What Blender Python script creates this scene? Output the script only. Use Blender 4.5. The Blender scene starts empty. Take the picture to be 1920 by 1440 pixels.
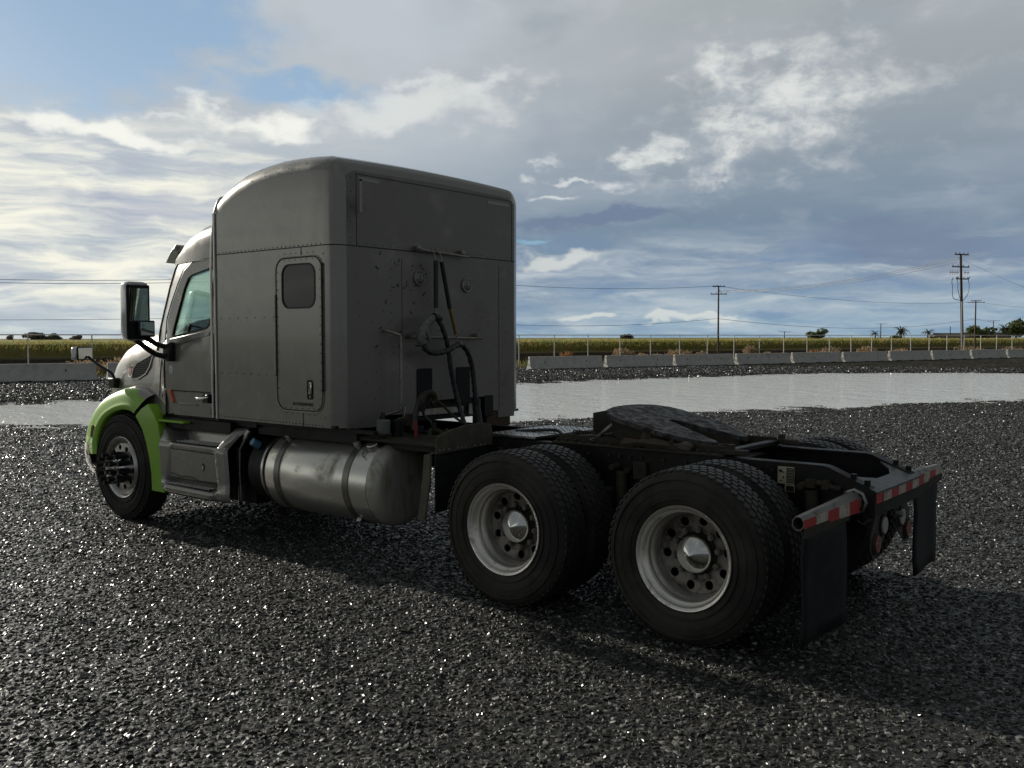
import bpy, bmesh, math, random
import numpy as np
from mathutils import Vector, Matrix, Euler
from mathutils.geometry import delaunay_2d_cdt
R = math.radians
random.seed(7); np.random.seed(7)
rng = np.random.default_rng(11)
scene = bpy.context.scene
col = scene.collection

# ------------------------------------------------------------------ camera
CAM = Vector((-2.5895, 5.9591, 1.7718))
YAW, PITCH, ROLL, FPX = 0.6764, -0.0491, -0.0012, 1773.0
fw = Vector((math.sin(YAW)*math.cos(PITCH), -math.cos(YAW)*math.cos(PITCH), math.sin(PITCH)))
rt = fw.cross(Vector((0, 0, 1))).normalized(); up = rt.cross(fw)
rt2 = rt*math.cos(ROLL)+up*math.sin(ROLL); up2 = -rt*math.sin(ROLL)+up*math.cos(ROLL)
cam_d = bpy.data.cameras.new("camera"); cam = bpy.data.objects.new("camera", cam_d); col.objects.link(cam)
M = Matrix((rt2, up2, -fw)).transposed().to_4x4(); M.translation = CAM
cam.matrix_world = M
cam_d.sensor_width = 36; cam_d.lens = FPX/1920*36
cam_d.clip_start = 0.05; cam_d.clip_end = 6000
scene.camera = cam

# ------------------------------------------------------------------ light, sky, exposure
SUN_EL, SUN_AZ = 20.0, 88.0          # azimuth measured from -Y towards +X
sun_dir = Vector((math.sin(R(SUN_AZ))*math.cos(R(SUN_EL)), -math.cos(R(SUN_AZ))*math.cos(R(SUN_EL)), math.sin(R(SUN_EL))))
sd = bpy.data.lights.new("sun", 'SUN'); sd.energy = 5.0; sd.angle = R(0.6); sd.color = (1.0, 0.94, 0.84)
sun = bpy.data.objects.new("sun", sd); col.objects.link(sun)
sun.rotation_euler = sun_dir.to_track_quat('Z', 'Y').to_euler(); sun.location = (40, 0, 30)
scene.view_settings.view_transform = 'Standard'; scene.view_settings.look = 'None'
scene.view_settings.exposure = 0.0; scene.view_settings.gamma = 1.0
scene.view_settings.use_curve_mapping = False

world = bpy.data.worlds.new("World"); scene.world = world; world.use_nodes = True
WT = world.node_tree; WT.nodes.clear()
class NB:
    """small helper to write node maths"""
    def __init__(s, t): s.t = t
    def n(s, typ, **kw):
        nd = s.t.nodes.new(typ)
        for k, v in kw.items(): setattr(nd, k, v)
        return nd
    def put(s, sock, v):
        if isinstance(v, bpy.types.NodeSocket): s.t.links.new(v, sock)
        elif v is not None: sock.default_value = v
    def m(s, op, a, b=None, c=None, clamp=False):
        nd = s.n('ShaderNodeMath', operation=op, use_clamp=clamp)
        s.put(nd.inputs[0], a); s.put(nd.inputs[1], b); s.put(nd.inputs[2], c)
        return nd.outputs[0]
    def mix(s, f, a, b, mode='MIX'):
        nd = s.n('ShaderNodeMix', data_type='RGBA', blend_type=mode, clamp_factor=True)
        s.put(nd.inputs[0], f)
        for i, v in ((6, a), (7, b)):
            s.put(nd.inputs[i], v if isinstance(v, bpy.types.NodeSocket) else (*v[:3], 1))
        return nd.outputs[2]
    def rng(s, v, a, b, c=0., d=1., smooth=True):
        nd = s.n('ShaderNodeMapRange', interpolation_type='SMOOTHSTEP' if smooth else 'LINEAR')
        s.put(nd.inputs[0], v)
        for i, x in enumerate((a, b, c, d)): s.put(nd.inputs[i+1], x)
        return nd.outputs[0]
    def xyz(s, x, y, z):
        nd = s.n('ShaderNodeCombineXYZ')
        for i, v in enumerate((x, y, z)): s.put(nd.inputs[i], v)
        return nd.outputs[0]
    def noise(s, vec, scale=1., detail=4., rough=.55, dist=0.):
        nd = s.n('ShaderNodeTexNoise'); s.put(nd.inputs['Vector'], vec)
        nd.inputs['Scale'].default_value = scale; nd.inputs['Detail'].default_value = detail
        nd.inputs['Roughness'].default_value = rough; nd.inputs['Distortion'].default_value = dist
        return nd.outputs['Fac']
    def ramp(s, v, stops):
        nd = s.n('ShaderNodeValToRGB'); e = nd.color_ramp.elements
        while len(e) < len(stops): e.new(0.5)
        for el, (p, c) in zip(e, stops):
            el.position = p; el.color = (*c, 1)
        s.put(nd.inputs[0], v); return nd.outputs[0]
def s2l(r, g, b): return tuple(((c/255)/12.92 if c/255 <= .04045 else (((c/255)+.055)/1.055)**2.4) for c in (r, g, b))

W = NB(WT)
tc = W.n('ShaderNodeTexCoord'); sep = W.n('ShaderNodeSeparateXYZ'); WT.links.new(tc.outputs['Generated'], sep.inputs[0])
dx, dy, dz = sep.outputs
az = W.m('MULTIPLY', W.m('ARCTAN2', dx, W.m('MULTIPLY', dy, -1.)), 57.2958)
el = W.m('MULTIPLY', W.m('ARCSINE', dz), 57.2958)
inv = W.m('DIVIDE', 1., W.m('ADD', W.m('MAXIMUM', dz, 0.), 0.09))
flat = W.xyz(W.m('MULTIPLY', dx, inv), W.m('MULTIPLY', dy, inv), 0.)      # a flat cloud deck seen in perspective
az0, el0 = az, el
wv_ = W.xyz(W.m('MULTIPLY', az0, .10), W.m('MULTIPLY', el0, .17), 5.)
def warp(amp_a, amp_e, sc, off):
    v = W.n('ShaderNodeVectorMath', operation='ADD'); WT.links.new(wv_, v.inputs[0]); v.inputs[1].default_value = (off, -off, off)
    na = W.noise(v.outputs[0], sc, 4, .5)
    v2 = W.n('ShaderNodeVectorMath', operation='ADD'); WT.links.new(wv_, v2.inputs[0]); v2.inputs[1].default_value = (off+31, off, -off)
    ne = W.noise(v2.outputs[0], sc, 4, .5)
    return W.m('MULTIPLY', W.m('SUBTRACT', na, .5), amp_a), W.m('MULTIPLY', W.m('SUBTRACT', ne, .5), amp_e)
wa, we = warp(9., 4.2, 2.3, 3.)
azw = W.m('ADD', az0, wa); elw = W.m('ADD', el0, we)
fa, fe = warp(2.6, 1.5, 5.0, 11.)
azf = W.m('ADD', az0, fa); elf = W.m('ADD', el0, fe)
cu = W.xyz(W.m('MULTIPLY', W.m('ADD', az0, W.m('MULTIPLY', wa, .22)), .17), W.m('MULTIPLY', W.m('ADD', el0, W.m('MULTIPLY', we, .22)), .27), 3.)
st = W.xyz(W.m('MULTIPLY', W.m('ADD', az0, W.m('MULTIPLY', wa, .6)), .060), W.m('MULTIPLY', W.m('ADD', el0, W.m('MULTIPLY', we, .28)), .42), 9.)
n_flat = W.noise(flat, 1.1, 6, .55, .3)
n_cu = W.noise(cu, 2.0, 10, .60, 0.)
n_cu2 = W.noise(cu, 6.0, 8, .60, 0.)
n_st = W.noise(st, 2.1, 9, .58, .3)
n_big = W.noise(cu, .55, 5, .5, .2)
def blob(a0, e0, ra, re, rot=0., lo=.55, hi=1.05, namp=.9, nz=None, fine=False):
    a = W.m('SUBTRACT', azf if fine else azw, a0); e = W.m('SUBTRACT', elf if fine else elw, e0)
    c, s_ = math.cos(R(rot)), math.sin(R(rot))
    u = W.m('DIVIDE', W.m('ADD', W.m('MULTIPLY', a, c), W.m('MULTIPLY', e, s_)), ra)
    v = W.m('DIVIDE', W.m('SUBTRACT', W.m('MULTIPLY', e, c), W.m('MULTIPLY', a, s_)), re)
    d = W.m('SQRT', W.m('ADD', W.m('MULTIPLY', u, u), W.m('MULTIPLY', v, v)))
    d = W.m('ADD', d, W.m('MULTIPLY', W.m('SUBTRACT', nz if nz is not None else (n_cu2 if fine else n_cu), .5), -2*namp))
    return W.rng(d, hi, lo)
def umax(*a):
    r_ = a[0]
    for b in a[1:]: r_ = W.m('MAXIMUM', r_, b)
    return r_
sky = W.n('ShaderNodeTexSky', sky_type='NISHITA'); sky.sun_disc = False
sky.sun_elevation = R(SUN_EL); sky.sun_rotation = R(180-SUN_AZ); sky.altitude = 20; sky.air_density = 1.0; sky.dust_density = 1.2; sky.ozone_density = 1.5
SK = 0.1
def cc(r, g, b, k=1.): return tuple(x/SK*k for x in s2l(r, g, b))
# clear sky: the nishita sky pulled to the photograph's milky blue
clear = W.mix(.82, sky.outputs[0], cc(150, 180, 208))
clear = W.mix(W.rng(el, 11., 20., 0, .6), clear, cc(140, 170, 202))
# overcast deck, colour by height; darkened overhead, out of frame, to deepen shadows
deck = W.ramp(W.m('DIVIDE', el, 30., clamp=True), [(0., cc(150, 176, 194)), (.05, cc(152, 174, 190)), (.12, cc(132, 152, 174)), (.22, cc(120, 140, 160)),
                                       (.34, cc(138, 152, 165)), (.5, cc(158, 166, 172)), (.66, cc(167, 174, 176)), (.8, cc(130, 138, 140)), (1., cc(93, 100, 101))])
midb = W.m('MULTIPLY', W.rng(az, 27., 47.), W.rng(el, 5., 12.))
deck = W.mix(W.m('MULTIPLY', midb, .55), deck, cc(203, 210, 217))
back = W.m('MAXIMUM', W.rng(dy, -.25, .35), W.rng(az, 6., -25.))      # unseen sky behind the camera, darkened to cut the ambient light
deck = W.mix(W.m('MULTIPLY', back, .85), deck, cc(97, 101, 100))
deck = W.mix(W.m('MULTIPLY', W.rng(n_flat, .42, .66), .22), deck, cc(196, 201, 208))
deck = W.mix(W.m('MULTIPLY', W.rng(n_big, .5, .7), .30), deck, cc(116, 130, 152))
deck = W.mix(W.m('MULTIPLY', W.rng(n_cu, .5, .72), .16), deck, cc(205, 208, 214))
# left: warm bright bank under the sun side
lf = W.m('MULTIPLY', W.rng(az, 43., 62.), W.rng(elw, 13.5, 9.5))
lf = W.m('MULTIPLY', lf, W.rng(el, -2.0, 4., .40, 1.))
deck = W.mix(W.m('MULTIPLY', lf, .70), deck, cc(222, 226, 224))
deck = W.mix(W.m('MULTIPLY', lf, W.rng(n_st, .42, .66)), deck, cc(250, 248, 232))
deck = W.mix(W.m('MULTIPLY', W.m('MULTIPLY', lf, W.rng(n_st, .50, .34)), .62), deck, cc(160, 172, 190))
deck = W.mix(W.m('MULTIPLY', W.m('MULTIPLY', blob(56, 7.6, 11, 1.0, 0, .3, 1.2, .5), lf), .55), deck, cc(168, 176, 196))
# low streaks on the right, near the horizon
low = W.m('MULTIPLY', W.rng(el, 7.0, 4.0), W.rng(az, 62., 48.))
deck = W.mix(W.m('MULTIPLY', low, W.m('MULTIPLY', W.rng(n_st, .48, .68), .70)), deck, cc(196, 205, 210))
deck = W.mix(W.m('MULTIPLY', low, W.m('MULTIPLY', W.rng(n_st, .52, .34), .62)), deck, cc(108, 138, 172))
deck = W.mix(umax(blob(33, 6.9, 6.5, .6, 0, .5, 1.1, .5), W.m('MULTIPLY', blob(16, 5.3, 8, 1.7, 4, .2, 1.2, .4), .75)), deck, cc(116, 132, 156))
deck = W.mix(W.m('MULTIPLY', umax(blob(36, 4.75, 3.6, .55, 0, .4, 1.1, .9), blob(33.8, 1.25, 3.4, .34, 0, .4, 1.1, 1.0), blob(27.8, 1.4, 2.2, .28, 0, .4, 1.1, 1.0)), .75), deck, cc(216, 220, 216))
deck = W.mix(W.m('MULTIPLY', blob(37, 5.7, 1.8, .2, 0, .3, 1.2, .6), .6), deck, cc(146, 190, 214))
# blue hole top left
hole = umax(blob(63.5, 17.2, 11.5, 5.6, 0, .66, 1.06, .34), blob(51.0, 14.3, 5.6, 1.0, 0, .3, 1.2, .5))
c = W.mix(hole, deck, clear)
c = W.mix(W.m('MULTIPLY', blob(46, 18.0, 9, 2.6, 0, .2, 1.3, .8), .45), c, cc(192, 200, 210))
# bright edges of the bank, wisps and the broken cumulus
wedge = umax(blob(61.5, 11.2, 6.0, .62, 3, .35, 1.2, 1.3), blob(54.0, 12.2, 3.6, .8, 0, .2, 1.3, 1.4), W.m('MULTIPLY', blob(45, 13.6, 7.5, 1.3, -6, .2, 1.3, 1.2), .5))
c = W.mix(W.m('MULTIPLY', wedge, .9), c, cc(248, 248, 240))
wisps = umax(blob(44.4, 14.9, 2.2, .42, -10, .0, 1.3, 1.2, fine=True), blob(40.2, 14.9, 2.0, .50, -22, .0, 1.3, 1.2, fine=True), blob(36.7, 10.4, .9, .40, -6, .0, 1.25, 1.2, fine=True),
             blob(37.9, 9.35, .6, .28, -6, .0, 1.25, 1.2, fine=True), blob(32.6, 8.9, 1.2, .42, 0, .0, 1.25, 1.2, fine=True), blob(35.2, 9.2, 1.7, .17, 4, .3, 1.1, 1.0, fine=True), blob(36.2, 8.3, 1.7, .20, -4, .3, 1.1, .9, fine=True),
             blob(55.8, 12.9, .5, .25, 0, .3, 1.1, 1.2, fine=True), blob(58.5, 12.2, 2.2, .22, 0, .3, 1.1, 1.5, fine=True))
c = W.mix(W.m('MULTIPLY', wisps, .72), c, cc(220, 224, 225))
big = umax(blob(23.6, 12.7, 7.4, 3.2, -18, .0, 1.35, .85), blob(27.0, 9.9, 3.2, .85, -14, .35, 1.15, 1.0), blob(26.0, 14.6, 3.4, 1.9, -40, .3, 1.15, .9), blob(29.6, 11.3, 2.2, .8, -22, .3, 1.15, 1.2))
big = W.m('MULTIPLY', big, W.rng(n_cu2, .28, .50, .55, 1.))
c = W.mix(W.m('MULTIPLY', big, .80), c, W.mix(W.rng(n_cu, .36, .62), cc(176, 184, 192), cc(232, 234, 230)))
# glow round the veiled sun
sdv = W.n('ShaderNodeVectorMath', operation='DOT_PRODUCT'); WT.links.new(tc.outputs['Generated'], sdv.inputs[0]); sdv.inputs[1].default_value = sun_dir
glow = W.m('POWER', W.m('MAXIMUM', sdv.outputs['Value'], 0.), 60.)
c = W.mix(W.m('MULTIPLY', glow, .8), c, tuple(v/SK for v in (1.9, 1.7, 1.3)))
# below the horizon
c = W.mix(W.rng(el, -.6, -1.2), c, cc(80, 84, 80))
bgn = W.n('ShaderNodeBackground'); WT.links.new(c, bgn.inputs[0]); bgn.inputs[1].default_value = SK
wo = W.n('ShaderNodeOutputWorld'); WT.links.new(bgn.outputs[0], wo.inputs[0])

# ------------------------------------------------------------------ materials
MATS = {}
def mat(name, c, rough=.5, metal=0., c2=None, nscale=4., nlo=.4, nhi=.65, bump=0., bscale=60., coat=0., spec=.5, dirt=None, dscale=2.5, dlo=.5, dhi=.75, rvar=0., stretch=None):
    if name in MATS: return MATS[name]
    m = bpy.data.materials.new(name); m.use_nodes = True; t = m.node_tree; N = NB(t)
    b = t.nodes['Principled BSDF']; tcn = N.n('ShaderNodeTexCoord'); oin = N.n('ShaderNodeObjectInfo'); va_ = N.n('ShaderNodeVectorMath', operation='ADD'); t.links.new(tcn.outputs['Object'], va_.inputs[0])
    t.links.new(N.xyz(N.m('MULTIPLY', oin.outputs['Random'], 37.), N.m('MULTIPLY', oin.outputs['Random'], 91.), 0.), va_.inputs[1]); v = va_.outputs[0]
    if stretch:
        mp = N.n('ShaderNodeMapping'); t.links.new(v, mp.inputs[0]); mp.inputs['Scale'].default_value = stretch; vs = mp.outputs[0]
    else: vs = v
    cs = (*c, 1)
    if c2 is not None: cs = N.mix(N.rng(N.noise(vs, nscale, 6, .6), nlo, nhi), c, c2)
    rs = rough
    if dirt is not None:
        f = N.rng(N.noise(vs, dscale, 8, .68, .4), dlo, dhi)
        cs = N.mix(f, cs if isinstance(cs, bpy.types.NodeSocket) else c, dirt); rs = N.rng(f, 0, 1, rough, .85, False)
    elif rvar: rs = N.rng(N.noise(vs, 7., 6, .6), .3, .7, max(rough-rvar, .03), rough+rvar)
    N.put(b.inputs['Base Color'], cs); N.put(b.inputs['Roughness'], rs); b.inputs['Metallic'].default_value = metal
    b.inputs['Coat Weight'].default_value = coat; b.inputs['Coat Roughness'].default_value = .06; b.inputs['Specular IOR Level'].default_value = spec
    if bump:
        bn = N.n('ShaderNodeBump'); bn.inputs['Strength'].default_value = bump; bn.inputs['Distance'].default_value = .01
        t.links.new(N.noise(v, bscale, 5, .6), bn.inputs['Height']); t.links.new(bn.outputs[0], b.inputs['Normal'])
    MATS[name] = m; return m
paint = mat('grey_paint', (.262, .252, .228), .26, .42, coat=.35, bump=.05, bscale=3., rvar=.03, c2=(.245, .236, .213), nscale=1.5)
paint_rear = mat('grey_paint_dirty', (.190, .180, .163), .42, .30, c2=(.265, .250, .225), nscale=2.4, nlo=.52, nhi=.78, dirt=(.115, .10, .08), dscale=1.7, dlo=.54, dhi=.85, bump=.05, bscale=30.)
green = mat('green_paint', (.24, .46, .03), .38, 0., spec=.35, coat=.15, c2=(.18, .40, .025), nscale=3., bump=.04, bscale=12.)
chrome = mat('chrome', (.72, .72, .70), .10, 1., rvar=.04)
alu = mat('aluminium', (.58, .57, .55), .30, 1., c2=(.44, .43, .41), nscale=9., rvar=.08)
alu_tank = mat('tank_aluminium', (.70, .69, .63), .30, .82, dirt=(.17, .14, .10), dscale=2.6, dlo=.50, dhi=.80, stretch=(1, 2.2, 1), bump=.025, bscale=5.)
alu_cap = mat('tank_end_aluminium', (.46, .45, .40), .5, .4, dirt=(.27, .235, .18), dscale=6, dlo=.42, dhi=.70, stretch=(1, 2.5, .8), bump=.1, bscale=40.)
rim_mat = mat('wheel_aluminium', (.74, .71, .66), .34, .85, dirt=(.14, .12, .10), dscale=7., dlo=.50, dhi=.74)
disc_mat = mat('wheel_disc', (.24, .22, .20), .5, .6, dirt=(.07, .055, .042), dscale=9., dlo=.42, dhi=.68)
hub_mat = mat('hub_steel', (.035, .032, .028), .6, .5, dirt=(.06, .045, .03), dscale=9)
nut_mat = mat('nut_steel', (.17, .16, .145), .55, .4, dirt=(.05, .04, .03), dscale=20)
rubber = mat('tyre_rubber', (.018, .0175, .016), .75, 0., spec=.3, c2=(.046, .041, .034), nscale=4., nlo=.36, nhi=.66, bump=.15, bscale=90.)
tread_m = mat('tread_rubber', (.018, .018, .019), .5, 0., c2=(.035, .033, .030), nscale=14.)
blackp = mat('black_plastic', (.008, .008, .009), .42, 0., rvar=.08, spec=.3)
blackm = mat('black_chassis', (.008, .008, .008), .5, .0, spec=.3, dirt=(.030, .024, .018), dscale=3.5, dlo=.48, dhi=.72, bump=.2, bscale=45.)
grime = mat('grimy_steel', (.035, .032, .025), .65, .1, spec=.3, dirt=(.075, .058, .038), dscale=5, dlo=.42, dhi=.7, bump=.4, bscale=40.)
flap_m = mat('flap_rubber', (.011, .012, .013), .62, 0., spec=.3, dirt=(.045, .043, .038), dscale=3.2, bump=.3, bscale=25.)
fifth_m = mat('greasy_steel', (.095, .09, .085), .48, .4, dirt=(.028, .026, .024), dscale=16., dlo=.38, dhi=.62, bump=.8, bscale=40.)
galv = mat('galvanised_steel', (.33, .33, .32), .42, .8, c2=(.24, .24, .23), nscale=12, bump=.1)
steelbar = mat('dull_steel_bar', (.30, .28, .25), .42, .8, dirt=(.12, .10, .08), dscale=9)
redtape = mat('red_reflective_tape', (.42, .03, .03), .45, 0., dirt=(.16, .05, .04), dscale=16, dlo=.5, dhi=.8)
whitetape = mat('white_reflective_tape', (.52, .48, .40), .45, 0., dirt=(.22, .18, .13), dscale=18, dlo=.42, dhi=.72)
redlens = mat('red_lens', (.17, .012, .018), .18, 0., coat=.6)
whitelens = mat('white_lens', (.40, .40, .36), .15, 0., coat=.6)
clearlens = mat('dusty_lens', (.20, .21, .18), .25, .3, c2=(.11, .12, .10), nscale=60)
amber = mat('amber_lens', (.75, .12, .015), .2, 0., coat=.5)
sticker_w = mat('white_decal', (.62, .64, .66), .4)
sticker_y = mat('cream_decal', (.50, .46, .33), .45, c2=(.38, .34, .25), nscale=30.)
ink = mat('black_ink', (.012, .012, .012), .5)
hosem = mat('hose_wrap', (.016, .016, .017), .48, 0., c2=(.034, .033, .03), nscale=20.)
springm = mat('spring_sleeve', (.012, .012, .012), .4)
brass = mat('dull_brass', (.20, .15, .05), .4, .7)
handlem = mat('worn_plastic', (.12, .12, .11), .55, 0., c2=(.19, .185, .17), nscale=22.)
blueknob = mat('blue_plastic', (.10, .22, .34), .4)
redhose = mat('red_rubber', (.22, .03, .025), .5)
seatm = mat('seat_cloth', (.07, .07, .068), .8)
dashm = mat('dash_plastic', (.16, .155, .145), .6)
def glass(name, tint, refl=.9):
    m = bpy.data.materials.new(name); m.use_nodes = True; t = m.node_tree; t.nodes.clear(); N = NB(t)
    tr = N.n('ShaderNodeBsdfTransparent'); tr.inputs[0].default_value = (*tint, 1)
    gl = N.n('ShaderNodeBsdfGlossy'); gl.inputs['Roughness'].default_value = .03; gl.inputs[0].default_value = (refl, refl, refl, 1)
    fr = N.n('ShaderNodeFresnel'); fr.inputs[0].default_value = 1.5
    mx = N.n('ShaderNodeMixShader'); t.links.new(N.m('MULTIPLY', fr.outputs[0], .45), mx.inputs[0]); t.links.new(tr.outputs[0], mx.inputs[1]); t.links.new(gl.outputs[0], mx.inputs[2])
    o = N.n('ShaderNodeOutputMaterial'); t.links.new(mx.outputs[0], o.inputs[0]); return m
glass_m = glass('cab_glass', (.80, .93, .88))
darkglass = mat('dark_glass', (.016, .020, .016), .06, 0., spec=.35)
mirror_m = mat('mirror_glass', (.80, .82, .82), .015, 1.)

# ------------------------------------------------------------------ mesh helpers
def finish(name, bm, m, parent=None, smooth=True, angle=35, bevel=0., seg=2):
    me = bpy.data.meshes.new(name)
    bmesh.ops.recalc_face_normals(bm, faces=bm.faces)
    bm.to_mesh(me); bm.free()
    return link(name, me, m, parent, smooth, angle, bevel, seg)
def link(name, me, m, parent=None, smooth=True, angle=35, bevel=0., seg=2):
    if m is not None:
        for x in (m if isinstance(m, (list, tuple)) else [m]): me.materials.append(x)
    if smooth:
        me.polygons.foreach_set('use_smooth', [True]*len(me.polygons)); me.set_sharp_from_angle(angle=R(angle))
    o = bpy.data.objects.new(name, me); col.objects.link(o)
    if parent is not None: o.parent = parent
    if bevel:
        md = o.modifiers.new('bevel', 'BEVEL'); md.width = bevel; md.segments = seg; md.limit_method = 'ANGLE'; md.angle_limit = R(40)
    return o
def empty(name, loc=(0, 0, 0), parent=None, rz=0.):
    o = bpy.data.objects.new(name, None); o.empty_display_size = .2; o.location = loc; o.rotation_euler = (0, 0, rz); col.objects.link(o)
    if parent is not None: o.parent = parent
    return o
def tag(o, label, cat, group=None, kind=None):
    o['label'] = label
    if cat: o['category'] = cat
    if group: o['group'] = group
    if kind: o['kind'] = kind
    return o
def stuffed(o): o['kind'] = 'stuff'; return o
def add_box(bm, c, s, rot=None):
    g = bmesh.ops.create_cube(bm, size=1.)
    mt = Matrix.Translation(c) @ ((rot if rot is not None else Matrix.Identity(3)).to_4x4()) @ Matrix.Diagonal((*s, 1))
    bmesh.ops.transform(bm, matrix=mt, verts=g['verts']); return g['verts']
def add_cyl(bm, a, b, r, r2=None, n=16, caps=True):
    a = Vector(a); b = Vector(b); d = b-a; q = d.to_track_quat('Z', 'Y')
    g = bmesh.ops.create_cone(bm, cap_ends=caps, segments=n, radius1=r, radius2=r if r2 is None else r2, depth=d.length)
    bmesh.ops.transform(bm, matrix=Matrix.Translation((a+b)/2) @ q.to_matrix().to_4x4(), verts=g['verts']); return g['verts']
def spline(pts, n=8):
    P = [Vector(p) for p in pts]; out = []
    for i in range(len(P)-1):
        p0 = P[max(i-1, 0)]; p1 = P[i]; p2 = P[i+1]; p3 = P[min(i+2, len(P)-1)]
        for k in range(n):
            t = k/n
            out.append(.5*((2*p1)+(p2-p0)*t+(2*p0-5*p1+4*p2-p3)*t*t+(-p0+3*p1-3*p2+p3)*t**3))
    out.append(P[-1]); return out
def add_tube(bm, path, r, n=10, twist=None, amp=.0, caps=True):
    P = [Vector(p) for p in path]; rings = []; s = 0.; nrm = None
    for i, p in enumerate(P):
        t = (P[min(i+1, len(P)-1)]-P[max(i-1, 0)]).normalized()
        if nrm is None: nrm = t.orthogonal().normalized()
        nrm = (nrm-t*nrm.dot(t)).normalized(); bi = t.cross(nrm)
        if i: s += (P[i]-P[i-1]).length
        rr = r(i/(len(P)-1)) if callable(r) else r; ring = []
        for k in range(n):
            a = 2*math.pi*k/n; q = rr*(1+(amp*math.cos(a-twist*s) if twist else 0))
            ring.append(bm.verts.new(p+(nrm*math.cos(a)+bi*math.sin(a))*q))
        rings.append(ring)
    for i in range(len(rings)-1):
        for k in range(n): bm.faces.new((rings[i][k], rings[i][(k+1) % n], rings[i+1][(k+1) % n], rings[i+1][k]))
    if caps: bm.faces.new(rings[0][::-1]); bm.faces.new(rings[-1])
def add_lathe(bm, prof, n=48, axis='y', c=(0, 0, 0), close=False):
    """prof: list of (offset along axis, radius)"""
    rings = []; c = Vector(c)
    for (h, r) in prof:
        ring = []
        for k in range(n):
            a = 2*math.pi*k/n; u, v = r*math.cos(a), r*math.sin(a)
            p = Vector((u, h, v)) if axis == 'y' else (Vector((h, u, v)) if axis == 'x' else Vector((u, v, h)))
            ring.append(bm.verts.new(c+p))
        rings.append(ring)
    m = len(rings)
    for i in range(m if close else m-1):
        j = (i+1) % m
        for k in range(n): bm.faces.new((rings[i][k], rings[i][(k+1) % n], rings[j][(k+1) % n], rings[j][k]))
    return rings
def box(name, c, s, m, parent=None, bevel=.004, rot=None):
    bm = bmesh.new(); add_box(bm, c, s, rot); return finish(name, bm, m, parent, bevel=bevel)
def cyl(name, a, b, r, m, parent=None, r2=None, n=20, bevel=0.):
    bm = bmesh.new(); add_cyl(bm, a, b, r, r2, n); return finish(name, bm, m, parent, bevel=bevel)
def tube(name, path, r, m, parent=None, n=10, **k):
    bm = bmesh.new(); add_tube(bm, path, r, n, **k); return finish(name, bm, m, parent, angle=60)
def rrect(x0, x1, y0, y1, r, n=6):
    pts = []
    for cx, cy, a0 in ((x1-r, y1-r, 0), (x0+r, y1-r, 90), (x0+r, y0+r, 180), (x1-r, y0+r, 270)):
        for k in range(n+1):
            a = R(a0+90*k/n); pts.append((cx+r*math.cos(a), cy+r*math.sin(a)))
    return pts
def circle(cx, cy, r, n=20, r2=None):
    return [(cx+r*math.cos(2*math.pi*k/n), cy+(r if r2 is None else r2)*math.sin(2*math.pi*k/n)) for k in range(n)]
def inside(p, poly):
    x, y = p; c = False; j = len(poly)-1
    for i in range(len(poly)):
        xi, yi = poly[i]; xj, yj = poly[j]
        if (yi > y) != (yj > y) and x < (xj-xi)*(y-yi)/(yj-yi+1e-12)+xi: c = not c
        j = i
    return c
def add_plate(bm, poly, f, thick, holes=(), grid=0., mi=None):
    """plane polygon with holes, mapped by f(u,v,depth) -> point; depth 0 is the face, -thick the back"""
    pts = []; edges = []
    for loop in (poly, *holes):
        s = len(pts); pts += [Vector(p) for p in loop]; k = len(loop)
        edges += [(s+i, s+(i+1) % k) for i in range(k)]
    if grid:
        xs = [p[0] for p in poly]; ys = [p[1] for p in poly]
        x = min(xs)+grid*.53
        while x < max(xs):
            y = min(ys)+grid*.47
            while y < max(ys):
                if inside((x, y), poly) and not any(inside((x, y), h) for h in holes): pts.append(Vector((x, y)))
                y += grid
            x += grid
    V, Ed, F, *_ = delaunay_2d_cdt(pts, edges, [], 0, 1e-6)
    F2 = []
    for t in F:
        cx = sum(V[i][0] for i in t)/len(t); cy = sum(V[i][1] for i in t)/len(t)
        if inside((cx, cy), poly) and not any(inside((cx, cy), h) for h in holes): F2.append(t)
    fr = [bm.verts.new(f(v[0], v[1], 0.)) for v in V]
    bk = [bm.verts.new(f(v[0], v[1], -thick)) for v in V]
    cnt = {}
    for t in F2:
        fa = bm.faces.new([fr[i] for i in t]); bm.faces.new([bk[i] for i in reversed(t)])
        if mi is not None and mi(cx, cy): fa.material_index = 1
        for i in range(len(t)):
            e = (t[i], t[(i+1) % len(t)]); cnt[e] = 1
    for (a, b) in cnt:
        if (b, a) not in cnt: bm.faces.new((fr[b], fr[a], bk[a], bk[b]))
    for v in [v for v in bm.verts if not v.link_faces]: bm.verts.remove(v)
def plate(name, poly, f, thick, m, parent=None, holes=(), grid=0., bevel=0., angle=35):
    bm = bmesh.new(); add_plate(bm, poly, f, thick, holes, grid); return finish(name, bm, m, parent, bevel=bevel, angle=angle)
def XZ(y0): return lambda u, v, d: (u, y0+d, v)               # outward = +Y
def YZ(x0): return lambda u, v, d: (x0-d, u, v)               # outward = -X (truck rear)
def rivets(name, pts, nrm, m, parent, r=.0045):
    bm = bmesh.new()
    nrm = Vector(nrm); q = nrm.to_track_quat('Z', 'Y').to_matrix()
    for p in pts:
        p = Vector(p); v = []
        for rr, h in ((r, 0.), (r*.75, r*.5)):
            v.append([bm.verts.new(p+q @ Vector((rr*math.cos(2*math.pi*k/6), rr*math.sin(2*math.pi*k/6), h))) for k in range(6)])
        for k in range(6): bm.faces.new((v[0][k], v[0][(k+1) % 6], v[1][(k+1) % 6], v[1][k]))
        bm.faces.new(v[1])
    return stuffed(finish(name, bm, m, parent))
def rlist(a, b, n): a = Vector(a); b = Vector(b); return [a+(b-a)*k/(n-1) for k in range(n)]
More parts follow.
